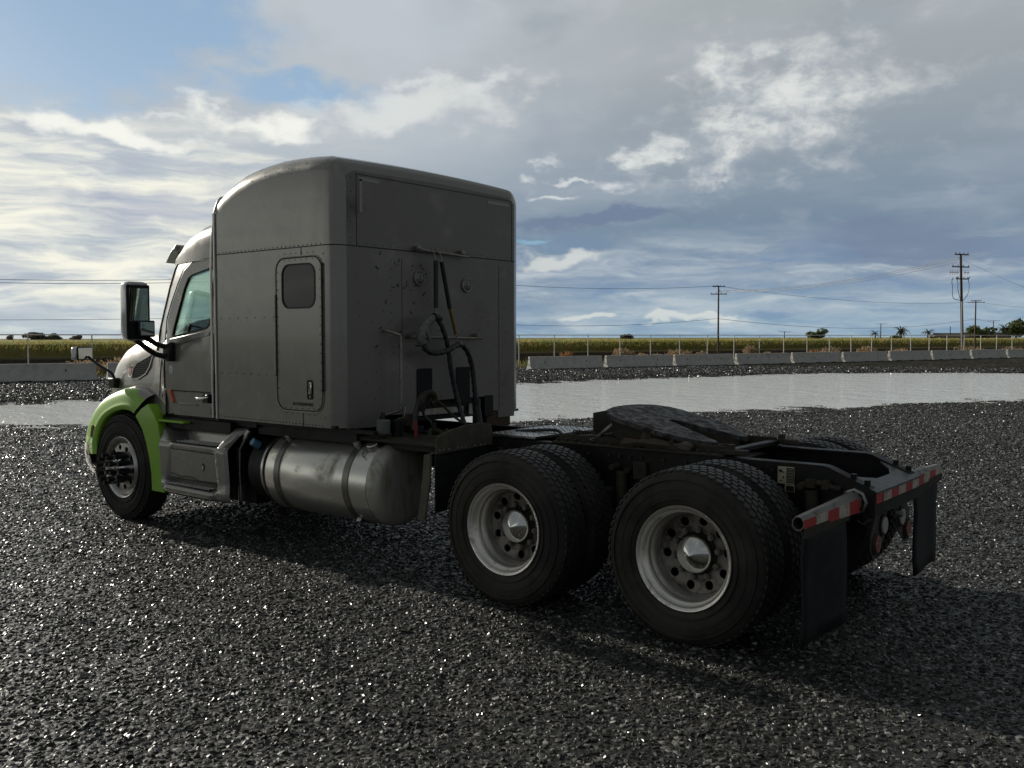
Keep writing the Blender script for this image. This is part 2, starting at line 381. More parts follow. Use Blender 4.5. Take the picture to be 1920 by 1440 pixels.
def copy_tree(o, parent=None):
    c_ = o.copy(); col.objects.link(c_)
    if parent is not None: c_.parent = parent
    for ch in list(o.children): copy_tree(ch, c_)
    return c_

# ------------------------------------------------------------------ setting: ground with puddle basin
LD = np.array([-.296, -.955]); LN = np.array([.955, -.296])          # along the fence, away from the yard
FB = np.array([32.86, -39.87]); FF = np.array([36.56, -44.59])       # barrier line and fence line origins
Cxy = np.array([CAM.x, CAM.y])
near = [(28, 2.6), (17.25, -2.35), (15.9, -3.41), (12.6, -5.9), (9.6, -8.3), (9.0, -11.1), (7.9, -13.6), (6.38, -16.5), (5.2, -18.8), (2.8, -23.8), (-1.5, -31.)]
far = [(-3., -43.), (6.8, -45.6), (11.5, -43.5), (15.4, -39.), (18.5, -29.2), (20.1, -23.2), (22.2, -14.), (23.5, -7.8), (24.0, -5.2), (31, 0.)]
PUD = np.array([tuple(Cxy+(np.array(q)-Cxy)*1.141) for q in near+far])
WATER = -.25
def vnoise(x, y, seed=0):
    xi = np.floor(x).astype(np.int64); yi = np.floor(y).astype(np.int64); fx = x-xi; fy = y-yi
    fx = fx*fx*(3-2*fx); fy = fy*fy*(3-2*fy)
    def h(a, b):
        n = (a*374761393+b*668265263+seed*1442695041) & 0xffffffff
        n = ((n ^ (n >> 13))*1274126177) & 0xffffffff
        return ((n ^ (n >> 16)) & 0xffff)/65535.
    return (h(xi, yi)*(1-fx)+h(xi+1, yi)*fx)*(1-fy)+(h(xi, yi+1)*(1-fx)+h(xi+1, yi+1)*fx)*fy
def fnoise(x, y, s, o=3, seed=0):
    r_ = 0; a = 1; t = 0
    for k in range(o): r_ = r_+a*vnoise(x*s*2**k+17.3*k, y*s*2**k-9.1*k, seed+k); t += a; a *= .5
    return r_/t-.5
def sdpoly(x, y, P):
    d = np.full(x.shape, 1e9); ins = np.zeros(x.shape, bool); n = len(P)
    for i in range(n):
        a = P[i]; b = P[(i+1) % n]; ex, ey = b-a; wx, wy = x-a[0], y-a[1]
        t = np.clip((wx*ex+wy*ey)/(ex*ex+ey*ey), 0, 1); d = np.minimum(d, np.hypot(wx-ex*t, wy-ey*t))
        ins ^= ((a[1] > y) != (b[1] > y)) & (x < ex*(y-a[1])/(ey if ey else 1e-9)+a[0])
    return np.where(ins, -d, d)
def height(x, y):
    sd_ = sdpoly(x, y, PUD); sp = (x-FF[0])*LN[0]+(y-FF[1])*LN[1]
    side = (x-20)*LN[0]+(y+20)*LN[1] > 0
    up_ = np.where(sd_ < 3.4, sd_*.028, .095+(sd_-3.4)*.042)
    top = np.where(side, -.18, 0.)
    h = np.minimum(WATER+up_, top); h = np.maximum(h, WATER-.10)
    edge = np.exp(-(sd_/2.4)**2)
    amp = np.where(sp < -8, 1., .4)
    h = h+amp*(fnoise(x, y, 1.3, 3, 3)*.030+fnoise(x, y, .35, 2, 9)*.035*np.clip(sd_/4, 0, 1)+fnoise(x*.5+y*.2, y, 1.0, 2, 15)*.05*np.clip(sd_/4, 0, 1))+edge*fnoise(x, y, 2.2, 4, 5)*.11
    rd = np.hypot(x-3, (y)*1.6)
    flatn = np.clip((rd-0)/9., .45, 1)
    h = np.where(rd < 9, h*flatn, h)
    h = np.where(sp > 3, h-np.clip((sp-3)/25, 0, 1)*.5, h)
    return h
def axis_coords(lo, hi, step, far_):
    a = list(np.arange(lo, hi, step)); s = step; v = a[-1]
    while v < far_: s *= 1.22; v += s; a.append(v)
    s = step; v = a[0]; pre = []
    while v > -far_: s *= 1.22; v -= s; pre.append(v)
    return np.array(pre[::-1]+a)
def grid_mesh(name, xs, ys, hf):
    X, Y = np.meshgrid(xs, ys, indexing='ij'); Z = hf(X, Y); nx, ny = len(xs), len(ys)
    v = np.stack([X, Y, Z], -1).reshape(-1, 3)
    i = (np.arange(nx-1)[:, None]*ny+np.arange(ny-1)[None, :]).ravel()
    f = np.stack([i, i+ny, i+ny+1, i+1], 1)
    me = bpy.data.meshes.new(name); me.vertices.add(len(v)); me.vertices.foreach_set('co', v.ravel())
    me.loops.add(f.size); me.loops.foreach_set('vertex_index', f.ravel()); me.polygons.add(len(f))
    me.polygons.foreach_set('loop_start', np.arange(0, f.size, 4)); me.update(calc_edges=True); me.validate()
    return me, v
# gravel / soil material for the ground sheet
gm = bpy.data.materials.new('gravel_ground'); gm.use_nodes = True; N = NB(gm.node_tree); t = gm.node_tree; b = t.nodes['Principled BSDF']
geo = N.n('ShaderNodeNewGeometry'); gp = N.n('ShaderNodeSeparateXYZ'); t.links.new(geo.outputs['Position'], gp.inputs[0])
pos = geo.outputs['Position']
spn = N.m('ADD', N.m('MULTIPLY', N.m('SUBTRACT', gp.outputs[0], float(FF[0])), .955), N.m('MULTIPLY', N.m('SUBTRACT', gp.outputs[1], float(FF[1])), -.296))
spn_n = N.m('ADD', spn, N.m('MULTIPLY', N.m('SUBTRACT', N.noise(pos, .35, 4), .5), 3.))
vor = N.n('ShaderNodeTexVoronoi'); vor.inputs['Scale'].default_value = 36.; t.links.new(pos, vor.inputs['Vector'])
vc = N.n('ShaderNodeSeparateColor'); t.links.new(vor.outputs['Color'], vc.inputs[0])
stone = N.mix(vc.outputs[0], (.008, .0082, .008), (.042, .041, .037))
stone = N.mix(N.rng(vc.outputs[1], .84, .97), stone, (.20, .195, .18))
vfar = N.n('ShaderNodeTexVoronoi'); vfar.inputs['Scale'].default_value = 8.5; t.links.new(pos, vfar.inputs['Vector'])
vf = N.n('ShaderNodeSeparateColor'); t.links.new(vfar.outputs['Color'], vf.inputs[0])
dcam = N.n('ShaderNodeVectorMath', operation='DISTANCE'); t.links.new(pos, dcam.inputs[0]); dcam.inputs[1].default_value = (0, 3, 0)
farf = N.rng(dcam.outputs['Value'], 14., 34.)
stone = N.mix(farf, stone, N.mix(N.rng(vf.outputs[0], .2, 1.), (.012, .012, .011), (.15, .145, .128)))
strk = N.xyz(N.m('MULTIPLY', N.m('ADD', N.m('MULTIPLY', gp.outputs[0], .296), N.m('MULTIPLY', gp.outputs[1], .955)), .22), N.m('MULTIPLY', spn, 1.3), 0.)
sn = N.noise(strk, 1.6, 8, .68, .3)
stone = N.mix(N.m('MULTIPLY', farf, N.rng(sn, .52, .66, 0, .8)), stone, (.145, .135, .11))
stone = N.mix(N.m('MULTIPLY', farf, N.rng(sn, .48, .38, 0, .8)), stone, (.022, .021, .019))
stone = N.mix(N.rng(N.noise(pos, .55, 5), .50, .72), stone, N.mix(.35, stone, (.085, .075, .058)))
stone = N.mix(N.rng(N.noise(pos, 1.9, 6, .65), .42, .62, 0, .6), stone, (.020, .020, .019))
along = N.m('ADD', N.m('MULTIPLY', gp.outputs[0], .296), N.m('MULTIPLY', gp.outputs[1], .955))
wv = N.m('SINE', N.m('ADD', N.m('MULTIPLY', spn, .55), N.m('MULTIPLY', N.noise(pos, .05, 3), 4.)))
soilv = N.xyz(N.m('MULTIPLY', along, .06), N.m('MULTIPLY', spn, .8), 0.)
soil = N.mix(N.rng(N.noise(soilv, 1., 5, .6), .38, .66), (.010, .0075, .006), (.040, .028, .020))
soil = N.mix(N.rng(wv, .75, 1., 0, .45), soil, (.075, .058, .045))
soil = N.mix(N.rng(N.noise(pos, 1.5, 5), .66, .75, 0, .4), soil, (.12, .10, .075))
cfin = N.mix(N.rng(spn_n, .0, 1.2), stone, soil)
cfin = N.mix(N.m('MULTIPLY', N.rng(spn_n, 60., 90.), 1.), cfin, N.mix(N.noise(pos, .03, 4), (.10, .11, .04), (.16, .14, .07)))
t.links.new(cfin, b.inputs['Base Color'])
rg = N.rng(vc.outputs[2], 0, 1, .30, .62, False); N.put(b.inputs['Roughness'], N.m('ADD', rg, N.rng(spn, -1, 1, 0, .4)))
N.put(b.inputs['Specular IOR Level'], N.rng(dcam.outputs['Value'], 14., 30., .25, .06))
hgt = N.m('ADD', N.m('MULTIPLY', N.m('SUBTRACT', 1., vor.outputs['Distance']), .6), N.m('MULTIPLY', vc.outputs[1], .8))
bmp = N.n('ShaderNodeBump'); bmp.inputs['Strength'].default_value = .9; bmp.inputs['Distance'].default_value = .014
t.links.new(hgt, bmp.inputs['Height']); t.links.new(bmp.outputs[0], b.inputs['Normal'])
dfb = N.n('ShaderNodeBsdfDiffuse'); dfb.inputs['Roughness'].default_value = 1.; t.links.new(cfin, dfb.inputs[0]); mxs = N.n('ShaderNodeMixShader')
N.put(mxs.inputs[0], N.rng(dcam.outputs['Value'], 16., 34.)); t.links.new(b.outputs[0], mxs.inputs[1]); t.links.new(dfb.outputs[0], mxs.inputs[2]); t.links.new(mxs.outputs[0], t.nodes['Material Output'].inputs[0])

xs = axis_coords(-9, 42, .22, 2600); ys = axis_coords(-64, 9, .22, 2600)
me, _ = grid_mesh('ground', xs, ys, height)
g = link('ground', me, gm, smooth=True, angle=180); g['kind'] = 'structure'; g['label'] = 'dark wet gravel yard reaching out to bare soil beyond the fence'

# muddy water
wm = bpy.data.materials.new('muddy_water'); wm.use_nodes = True; N = NB(wm.node_tree); t = wm.node_tree; b = t.nodes['Principled BSDF']
geo = N.n('ShaderNodeNewGeometry'); pos = geo.outputs['Position']
b.inputs['Base Color'].default_value = (.70, .71, .69, 1); b.inputs['Roughness'].default_value = .08; b.inputs['IOR'].default_value = 1.33; b.inputs['Specular IOR Level'].default_value = .12
mp = N.n('ShaderNodeMapping'); t.links.new(pos, mp.inputs[0]); mp.inputs['Rotation'].default_value = (0, 0, R(35)); mp.inputs['Scale'].default_value = (1., 2.2, 1)
rip = N.m('ADD', N.noise(mp.outputs[0], 3.2, 5, .65, .4), N.m('MULTIPLY', N.noise(mp.outputs[0], .5, 3), 2.5))
bmp = N.n('ShaderNodeBump'); bmp.inputs['Strength'].default_value = .7; bmp.inputs['Distance'].default_value = .10
t.links.new(rip, bmp.inputs['Height']); t.links.new(bmp.outputs[0], b.inputs['Normal'])
bm = bmesh.new(); cen = PUD.mean(0)
vs = [bm.verts.new((*(p+(p-cen)/np.linalg.norm(p-cen)*1.6), WATER)) for p in PUD]; bm.faces.new(vs)
pd = finish('puddle', bm, wm, smooth=False); pd['kind'] = 'structure'; pd['label'] = 'wide muddy rain puddle lying across the gravel yard'

# ------------------------------------------------------------------ loose gravel near the camera (stuff)
def wedge_region():
    nr, na = 160, 70; rr = np.concatenate([np.linspace(2.6, 36, 110), np.linspace(36.6, 66, 50)]); aa = np.linspace(-.66, .66, na)
    A, Rr = np.meshgrid(aa, rr, indexing='ij')
    X = CAM.x+Rr*np.sin(YAW-A); Y = CAM.y-Rr*np.cos(YAW-A); Z = height(X, Y)-.002
    v = np.stack([X, Y, Z], -1).reshape(-1, 3)
    i = (np.arange(na-1)[:, None]*nr+np.arange(nr-1)[None, :]).ravel(); f = np.stack([i, i+1, i+nr+1, i+nr], 1)
    n0 = v[f[:, 1]]-v[f[:, 0]]; n1 = v[f[:, 2]]-v[f[:, 0]]; nz = np.cross(n0, n1)[:, 2]
    f = np.where(nz[:, None] > 0, f, f[:, ::-1])
    me = bpy.data.meshes.new('gravel'); me.from_pydata(v.tolist(), [], f.tolist())
    d = np.interp(Rr, [2.6, 6.5, 9, 13, 20, 36, 45, 66], [2100, 2100, 1500, 850, 380, 130, 75, 40]).ravel()
    sc_ = np.interp(Rr, [2.6, 6.5, 9, 13, 20, 36, 45, 66], [1.1, 1.1, 1.2, 1.45, 1.9, 2.7, 3.6, 5.2]).ravel()
    wet = np.where((Z.ravel() < WATER-.012) | (((X-FF[0])*LN[0]+(Y-FF[1])*LN[1]).ravel() > -1), 0., 1.)
    a1 = me.attributes.new('dens', 'FLOAT', 'POINT'); a1.data.foreach_set('value', d*wet)
    a2 = me.attributes.new('ssize', 'FLOAT', 'POINT'); a2.data.foreach_set('value', sc_)
    return me
sm = bpy.data.materials.new('wet_stones'); sm.use_nodes = True; N = NB(sm.node_tree); t = sm.node_tree; b = t.nodes['Principled BSDF']
oi = N.n('ShaderNodeObjectInfo'); rnd = oi.outputs['Random']
cst = N.ramp(rnd, [(0., (.006, .0064, .006)), (.42, (.016, .0168, .0156)), (.70, (.038, .039, .036)), (.87, (.075, .072, .064)), (.95, (.15, .148, .138)), (1., (.32, .315, .30))])
geo = N.n('ShaderNodeNewGeometry')
cst = N.mix(N.rng(N.noise(geo.outputs['Position'], .7, 4), .60, .76, 0, .5), cst, (.085, .070, .050))
t.links.new(cst, b.inputs['Base Color'])
shn = N.m('FRACT', N.m('MULTIPLY', rnd, 37.)); N.put(b.inputs['Roughness'], N.rng(shn, .1, .9, .27, .80, False)); N.put(b.inputs['Specular IOR Level'], N.rng(shn, .2, .9, .44, .20))
gme = wedge_region(); gv = bpy.data.objects.new('gravel', gme); col.objects.link(gv); gme.materials.append(sm)
tag(gv, 'loose dark crushed stone covering the yard in the foreground', 'gravel', kind='stuff')
ng = bpy.data.node_groups.new('scatter_stones', 'GeometryNodeTree')
ng.interface.new_socket('Geometry', in_out='INPUT', socket_type='NodeSocketGeometry'); ng.interface.new_socket('Geometry', in_out='OUTPUT', socket_type='NodeSocketGeometry')
def gn(t_, **k):
    nd = ng.nodes.new(t_)
    for a, v in k.items(): setattr(nd, a, v)
    return nd
L = ng.links.new
gi = gn('NodeGroupInput'); go = gn('NodeGroupOutput')
def attr(nm):
    a = gn('GeometryNodeInputNamedAttribute', data_type='FLOAT'); a.inputs['Name'].default_value = nm; return a.outputs['Attribute']
dist = gn('GeometryNodeDistributePointsOnFaces', distribute_method='RANDOM')
L(gi.outputs[0], dist.inputs['Mesh']); L(attr('dens'), dist.inputs['Density']); dist.inputs['Seed'].default_value = 4
join = gn('GeometryNodeJoinGeometry')
for k in range(9):
    ico = gn('GeometryNodeMeshIcoSphere'); ico.inputs['Radius'].default_value = .0115; ico.inputs['Subdivisions'].default_value = 1
    rv = gn('FunctionNodeRandomValue', data_type='FLOAT_VECTOR'); rv.inputs['Min'].default_value = (-.0042,)*3; rv.inputs['Max'].default_value = (.0042,)*3; rv.inputs['Seed'].default_value = 31+k
    sp_ = gn('GeometryNodeSetPosition'); L(ico.outputs['Mesh'], sp_.inputs['Geometry']); L(rv.outputs['Value'], sp_.inputs['Offset'])
    tr = gn('GeometryNodeTransform'); L(sp_.outputs[0], tr.inputs['Geometry'])
    tr.inputs['Scale'].default_value = (random.uniform(.85, 1.5), random.uniform(.7, 1.05), random.uniform(.42, .8))
    smm = gn('GeometryNodeSetMaterial'); L(tr.outputs[0], smm.inputs['Geometry']); smm.inputs['Material'].default_value = sm
    g2 = gn('GeometryNodeGeometryToInstance'); L(smm.outputs[0], g2.inputs[0]); L(g2.outputs[0], join.inputs[0])
inst = gn('GeometryNodeInstanceOnPoints'); L(dist.outputs['Points'], inst.inputs['Points']); L(join.outputs[0], inst.inputs['Instance']); inst.inputs['Pick Instance'].default_value = True
ii = gn('FunctionNodeRandomValue', data_type='INT'); ii.inputs['Min'].default_value = 0
for s_ in ii.inputs:
    if s_.name == 'Max' and s_.type == 'INT': s_.default_value = 8
out_int = [s_ for s_ in ii.outputs if s_.type == 'INT'][0]
L(out_int, inst.inputs['Instance Index'])
rr_ = gn('FunctionNodeRandomValue', data_type='FLOAT_VECTOR'); rr_.inputs['Min'].default_value = (-.55, -.55, 0); rr_.inputs['Max'].default_value = (.55, .55, 6.28); rr_.inputs['Seed'].default_value = 5
L(rr_.outputs['Value'], inst.inputs['Rotation'])
rs_ = gn('FunctionNodeRandomValue', data_type='FLOAT')
fi = [s_ for s_ in rs_.inputs if s_.type == 'VALUE']; fi[0].default_value = .45; fi[1].default_value = 1.45; rs_.inputs['Seed'].default_value = 8
fo = [s_ for s_ in rs_.outputs if s_.type == 'VALUE'][0]
mu = gn('ShaderNodeMath', operation='MULTIPLY'); L(fo, mu.inputs[0]); L(attr('ssize'), mu.inputs[1]); L(mu.outputs[0], inst.inputs['Scale'])
L(inst.outputs[0], go.inputs[0])
md = gv.modifiers.new('scatter', 'NODES'); md.node_group = ng

# ------------------------------------------------------------------ concrete barriers
conc = mat('barrier_concrete', (.52, .51, .47), .85, 0., c2=(.42, .41, .385), nscale=3.5, nlo=.4, nhi=.7, bump=.3, bscale=30., dirt=(.17, .15, .12), dscale=1.1, dlo=.56, dhi=.8)
rot_l = math.atan2(LD[1], LD[0])
def barrier(i, t0, label):
    base = FB+LD*t0; L_ = 5.7
    root = empty('concrete_barrier', (base[0], base[1], float(height(np.array([base[0]]), np.array([base[1]]))[0])-.02+random.uniform(-.02, .015)), rz=rot_l+random.uniform(-.008, .008))
    tag(root, label, 'barrier', 'concrete barriers along the edge of the gravel yard')
    return root
def build_barrier(root):
    prof = [(-.30, 0), (-.30, .07), (-.14, .33), (-.085, .81), (.085, .81), (.14, .33), (.30, .07), (.30, 0)]
    bm = bmesh.new(); L_ = 5.7
    a = [bm.verts.new((0, y, z)) for y, z in prof]; c2 = [bm.verts.new((L_, y, z)) for y, z in prof]; n = len(prof)
    for k in range(n): bm.faces.new((a[k], a[(k+1) % n], c2[(k+1) % n], c2[k]))
    bm.faces.new(a[::-1]); bm.faces.new(c2)
    o = finish('body', bm, conc, root, bevel=.02)
    for x in (1.15, 4.4):
        for s in (-1, 1): bm = bmesh.new(); add_box(bm, (x, s*.115, .46), (.06, .03, .14), Euler((s*-.1, 0, 0)).to_matrix()); finish('lifting_slot', bm, ink, root)
    for x in (.9, 2.7, 4.6):
        for s in (-1, 1): bm = bmesh.new(); add_box(bm, (x, s*.305, .03), (.55, .02, .055)); finish('drain_slot', bm, ink, root)
    for x in (-.06, L_+.06): tube('connecting_loop', spline([(x-.06 if x > 1 else x+.06, 0, .62), (x, .0, .66), (x-.06 if x > 1 else x+.06, 0, .70)], 4), .012, galv, root, n=6)
ords = ['first', 'second', 'third', 'fourth', 'fifth', 'sixth', 'seventh', 'eighth', 'ninth', 'tenth', 'eleventh', 'twelfth']
proto = None
bar_list = [(-30.42+.02, 'grey concrete barrier at the left edge of the photo, behind the puddle'), (-24.2, 'grey concrete barrier partly hidden behind the truck hood and front fender')]
bar_list += [(.0+6.07*k, 'grey concrete barrier, %s one to the right of the sleeper beyond the puddle' % ords[k]) for k in range(11)]
bar_list += [(-18.15, 'grey concrete barrier seen through the gap under the cab of the truck')]
for i, (t0, lab) in enumerate(bar_list):
    r_ = barrier(i, t0, lab)
    if proto is None: build_barrier(r_); proto = r_
    else:
        for ch in proto.children: c_ = ch.copy(); col.objects.link(c_); c_.parent = r_
# ------------------------------------------------------------------ chain link fence
GZ = -.20
fence = empty('chain_link_fence', (FF[0], FF[1], GZ), rz=rot_l)
tag(fence, 'long galvanised chain-link fence with thin posts behind the concrete barriers', 'fence')
pm = mat('fence_post_steel', (.72, .71, .67), .5, .1, c2=(.55, .54, .50), nscale=5)
bm = bmesh.new(); add_cyl(bm, (0, 0, 0), (0, 0, 2.12), .034, n=8); add_cyl(bm, (0, 0, 2.12), (0, 0, 2.18), .036, .012, n=8)
me = bpy.data.meshes.new('post'); bm.to_mesh(me); bm.free(); me.materials.append(pm)
tl, th = -45., 97.; k = 0; tt = -45.1
while tt < th:
    o = bpy.data.objects.new('post', me); col.objects.link(o); o.parent = fence; o.location = (tt, 0, 0); tt += 2.955
bm = bmesh.new(); add_cyl(bm, (tl, 0, 2.14), (th, 0, 2.14), .028, n=6); finish('top_rail', bm, pm, fence)
bm = bmesh.new(); add_cyl(bm, (tl, 0, .08), (th, 0, .08), .004, n=4); finish('tension_wire', bm, pm, fence)
v, f = [], []; s = .13; x = tl
while x < th:
    for sg in (-1, 1):
        x2 = x+sg*2.05; n0 = len(v); w = .0022
        v += [(x-w, sg*.002, .08), (x+w, sg*.002, .08), (x2+w, sg*.002, 2.12), (x2-w, sg*.002, 2.12), (x, sg*.002-w, .08), (x, sg*.002+w, .08), (x2, sg*.002+w, 2.12), (x2, sg*.002-w, 2.12)]
        f += [(n0, n0+1, n0+2, n0+3), (n0+4, n0+5, n0+6, n0+7)]
    x += s
me = bpy.data.meshes.new('chain_link_mesh'); me.from_pydata(v, [], f); stuffed(link('chain_link_mesh', me, galv, fence, smooth=False))

# ------------------------------------------------------------------ vegetation helpers
def leaf_mat(name, a, b_, c_=None, lit_tips=None):
    m = bpy.data.materials.new(name); m.use_nodes = True; t = m.node_tree; N = NB(t); b = t.nodes['Principled BSDF']
    geo = N.n('ShaderNodeNewGeometry'); r_ = geo.outputs['Random Per Island']
    cl = N.mix(r_, a, b_)
    if c_: cl = N.mix(N.rng(N.noise(geo.outputs['Position'], .25, 4), .45, .68), cl, c_)
    if lit_tips:                                   # sunlit top strip painted into the colour as pale straw tassels and tips
        sx_ = N.n('ShaderNodeSeparateXYZ'); t.links.new(geo.outputs['Position'], sx_.inputs[0]); cl = N.mix(N.rng(sx_.outputs[2], lit_tips[0], lit_tips[1], 0, .75), cl, lit_tips[2])
    t.links.new(cl, b.inputs['Base Color']); b.inputs['Roughness'].default_value = .6
    b.inputs['Specular IOR Level'].default_value = .25
    tl_ = N.n('ShaderNodeBsdfTranslucent'); t.links.new(cl, tl_.inputs[0]); mx = N.n('ShaderNodeMixShader'); mx.inputs[0].default_value = .35
    out = t.nodes['Material Output']; t.links.new(b.outputs[0], mx.inputs[1]); t.links.new(tl_.outputs[0], mx.inputs[2]); t.links.new(mx.outputs[0], out.inputs[0])
    return m
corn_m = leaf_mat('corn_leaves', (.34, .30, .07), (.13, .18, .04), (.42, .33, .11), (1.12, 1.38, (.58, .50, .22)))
dry_m = leaf_mat('dry_weed', (.26, .17, .10), (.40, .30, .18))
rust_m = leaf_mat('rust_weed', (.24, .115, .04), (.34, .18, .07))
grass_m = leaf_mat('verge_grass', (.16, .17, .06), (.26, .22, .10))
crown_m = leaf_mat('tree_leaves', (.07, .095, .03), (.12, .15, .05))
crown_far = leaf_mat('far_tree_leaves', (.15, .13, .09), (.11, .10, .07))
palm_m = leaf_mat('palm_fronds', (.07, .085, .04), (.10, .11, .055))
bark = mat('bark', (.07, .05, .035), .85)
def quads_mesh(name, Cn, U, V):
    n = len(Cn); v = np.stack([Cn-U-V, Cn+U-V, Cn+U*.4+V, Cn-U*.4+V], 1).reshape(-1, 3)
    me = bpy.data.meshes.new(name); me.vertices.add(4*n); me.vertices.foreach_set('co', v.ravel())
    me.loops.add(4*n); me.loops.foreach_set('vertex_index', np.arange(4*n)); me.polygons.add(n); me.polygons.foreach_set('loop_start', np.arange(0, 4*n, 4)); me.update(calc_edges=True)
    return me
def rand_dirs(n, zb=0., zs=1.):
    d = rng.normal(size=(n, 3)); d[:, 2] = d[:, 2]*zs+zb; return d/np.linalg.norm(d, axis=1)[:, None]
def blades(name, base, hgt_, wid, m, lean=.35):
    n = len(base); up_ = rand_dirs(n, 1/lean, .3); V = up_*(hgt_/2)[:, None]
    sd_ = np.cross(up_, rand_dirs(n)); sd_ /= np.linalg.norm(sd_, axis=1)[:, None]
    return quads_mesh(name, base+V, sd_*wid[:, None], V)
# corn field
ND = np.array([LN[0], LN[1]])
cperp = 136-52.            # metres beyond the fence line
def on_line(t_, s_): return FF[None, :]+LD[None, :]*t_[:, None]+ND[None, :]*s_[:, None]
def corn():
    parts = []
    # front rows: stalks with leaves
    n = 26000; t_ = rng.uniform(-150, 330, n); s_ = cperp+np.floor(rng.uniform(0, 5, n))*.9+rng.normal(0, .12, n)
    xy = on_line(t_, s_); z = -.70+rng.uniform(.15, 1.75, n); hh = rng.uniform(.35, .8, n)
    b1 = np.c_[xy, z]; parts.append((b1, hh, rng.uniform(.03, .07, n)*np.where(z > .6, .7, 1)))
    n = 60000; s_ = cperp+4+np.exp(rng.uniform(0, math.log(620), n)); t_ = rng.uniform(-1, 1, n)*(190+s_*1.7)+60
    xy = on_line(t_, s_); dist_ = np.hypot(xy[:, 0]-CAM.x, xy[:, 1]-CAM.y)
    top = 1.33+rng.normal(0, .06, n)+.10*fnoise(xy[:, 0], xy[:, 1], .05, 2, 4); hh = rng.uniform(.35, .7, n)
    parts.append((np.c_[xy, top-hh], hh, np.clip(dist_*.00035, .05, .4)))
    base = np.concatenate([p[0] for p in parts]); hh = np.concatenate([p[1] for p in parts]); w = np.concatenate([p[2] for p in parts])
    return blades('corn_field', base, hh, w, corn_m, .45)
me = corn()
# body of the crop under the leaf tips, as part of the same mesh
bm = bmesh.new(); bm.from_mesh(me)
for v4 in [[(-190, cperp+2.2, -.7), (420, cperp+2.2, -.7), (420, cperp+2.2, .95), (-190, cperp+2.2, .95)], [(-190, cperp+2.2, .95), (420, cperp+2.2, .95), (1500, cperp+900, 1.15), (-1100, cperp+900, 1.15)]]:
    bm.faces.new([bm.verts.new((*on_line(np.array([a]), np.array([b_]))[0], z)) for a, b_, z in v4])
bm.to_mesh(me); bm.free()
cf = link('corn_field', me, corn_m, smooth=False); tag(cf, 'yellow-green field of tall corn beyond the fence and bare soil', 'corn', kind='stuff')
# low weeds and grass at the fence foot
n = 9000; t_ = rng.uniform(-42, 95, n); s_ = rng.normal(-.3, 1.1, n); cl = fnoise(t_, s_*0, .25, 3, 21)+.5
keep = (cl > .42) | (t_ < -22); t_, s_, cl = t_[keep], s_[keep], cl[keep]
xy = on_line(t_, s_); me = blades('verge_grass', np.c_[xy, np.full(len(t_), GZ)], rng.uniform(.25, .62, len(t_))*(.6+cl*.8), rng.uniform(.008, .025, len(t_)), grass_m, .6)
tag(link('verge_grass', me, grass_m, smooth=False), 'straggly dry grass growing along the foot of the chain-link fence', 'grass', kind='stuff')
def bush(t0, s0, w, h, m, label, seed):
    x, y = FF+LD*t0+ND*s0; z = GZ-max(0, min(1, (s0-3)/25))*.5-.03
    root = empty('dry_bush', (x, y, z)); tag(root, label, 'dry bush', 'dry weeds along the fence')
    r2 = np.random.default_rng(seed); n = 520
    d = r2.normal(size=(n, 3)); d /= np.linalg.norm(d, axis=1)[:, None]; rad = r2.uniform(.25, 1, n)**.6; w *= 1.25; h *= 1.15
    lobes = r2.uniform(-.5, .5, (5, 3))*[w, w, h*.5]; cpos = d*rad[:, None]*[w*.34, w*.34, h*.34]+lobes[r2.integers(0, 5, n)]*.6+[0, 0, h*.52]
    cpos[:, 2] = np.maximum(cpos[:, 2], .05)
    U = rand_dirs(n)*r2.uniform(.02, .06, n)[:, None]; V = rand_dirs(n, .8)*r2.uniform(.05, .16, n)[:, None]
    link('foliage', quads_mesh('foliage', cpos, U, V), m, root, smooth=False)
    bm = bmesh.new()
    for k in range(5): add_tube(bm, [(0, 0, 0), Vector(lobes[k])*.4+Vector((0, 0, h*.3)), Vector(lobes[k])*.8+Vector((0, 0, h*.6))], .012, 5)
    finish('stem', bm, bark, root)
gaps = [(-24.35, 'rust-brown weed in the barrier gap beside the truck hood mirror'), (-.45, 'rust-brown weed in the barrier gap right beside the sleeper corner'), (5.75, 'tan weed in the gap between first and second barriers right of the sleeper'), (11.8, 'tan weed in the gap between second and third barriers right of the sleeper'),
        (17.9, 'tan weed in the gap between third and fourth barriers right of the sleeper'), (23.9, 'rust-brown weed in the gap between fourth and fifth barriers right of the sleeper'), (30., 'rust-brown weed in the gap between fifth and sixth barriers right of the sleeper'),
        (36.2, 'dark brown weed in the gap between sixth and seventh barriers right of the sleeper')]
for i, (t0, lab) in enumerate(gaps): bush(t0+.6, -4.2+.5*(i % 2), .8, 1.05 if i < 2 else .9, rust_m if i in (0, 1, 5, 6) else dry_m, lab, 50+i)
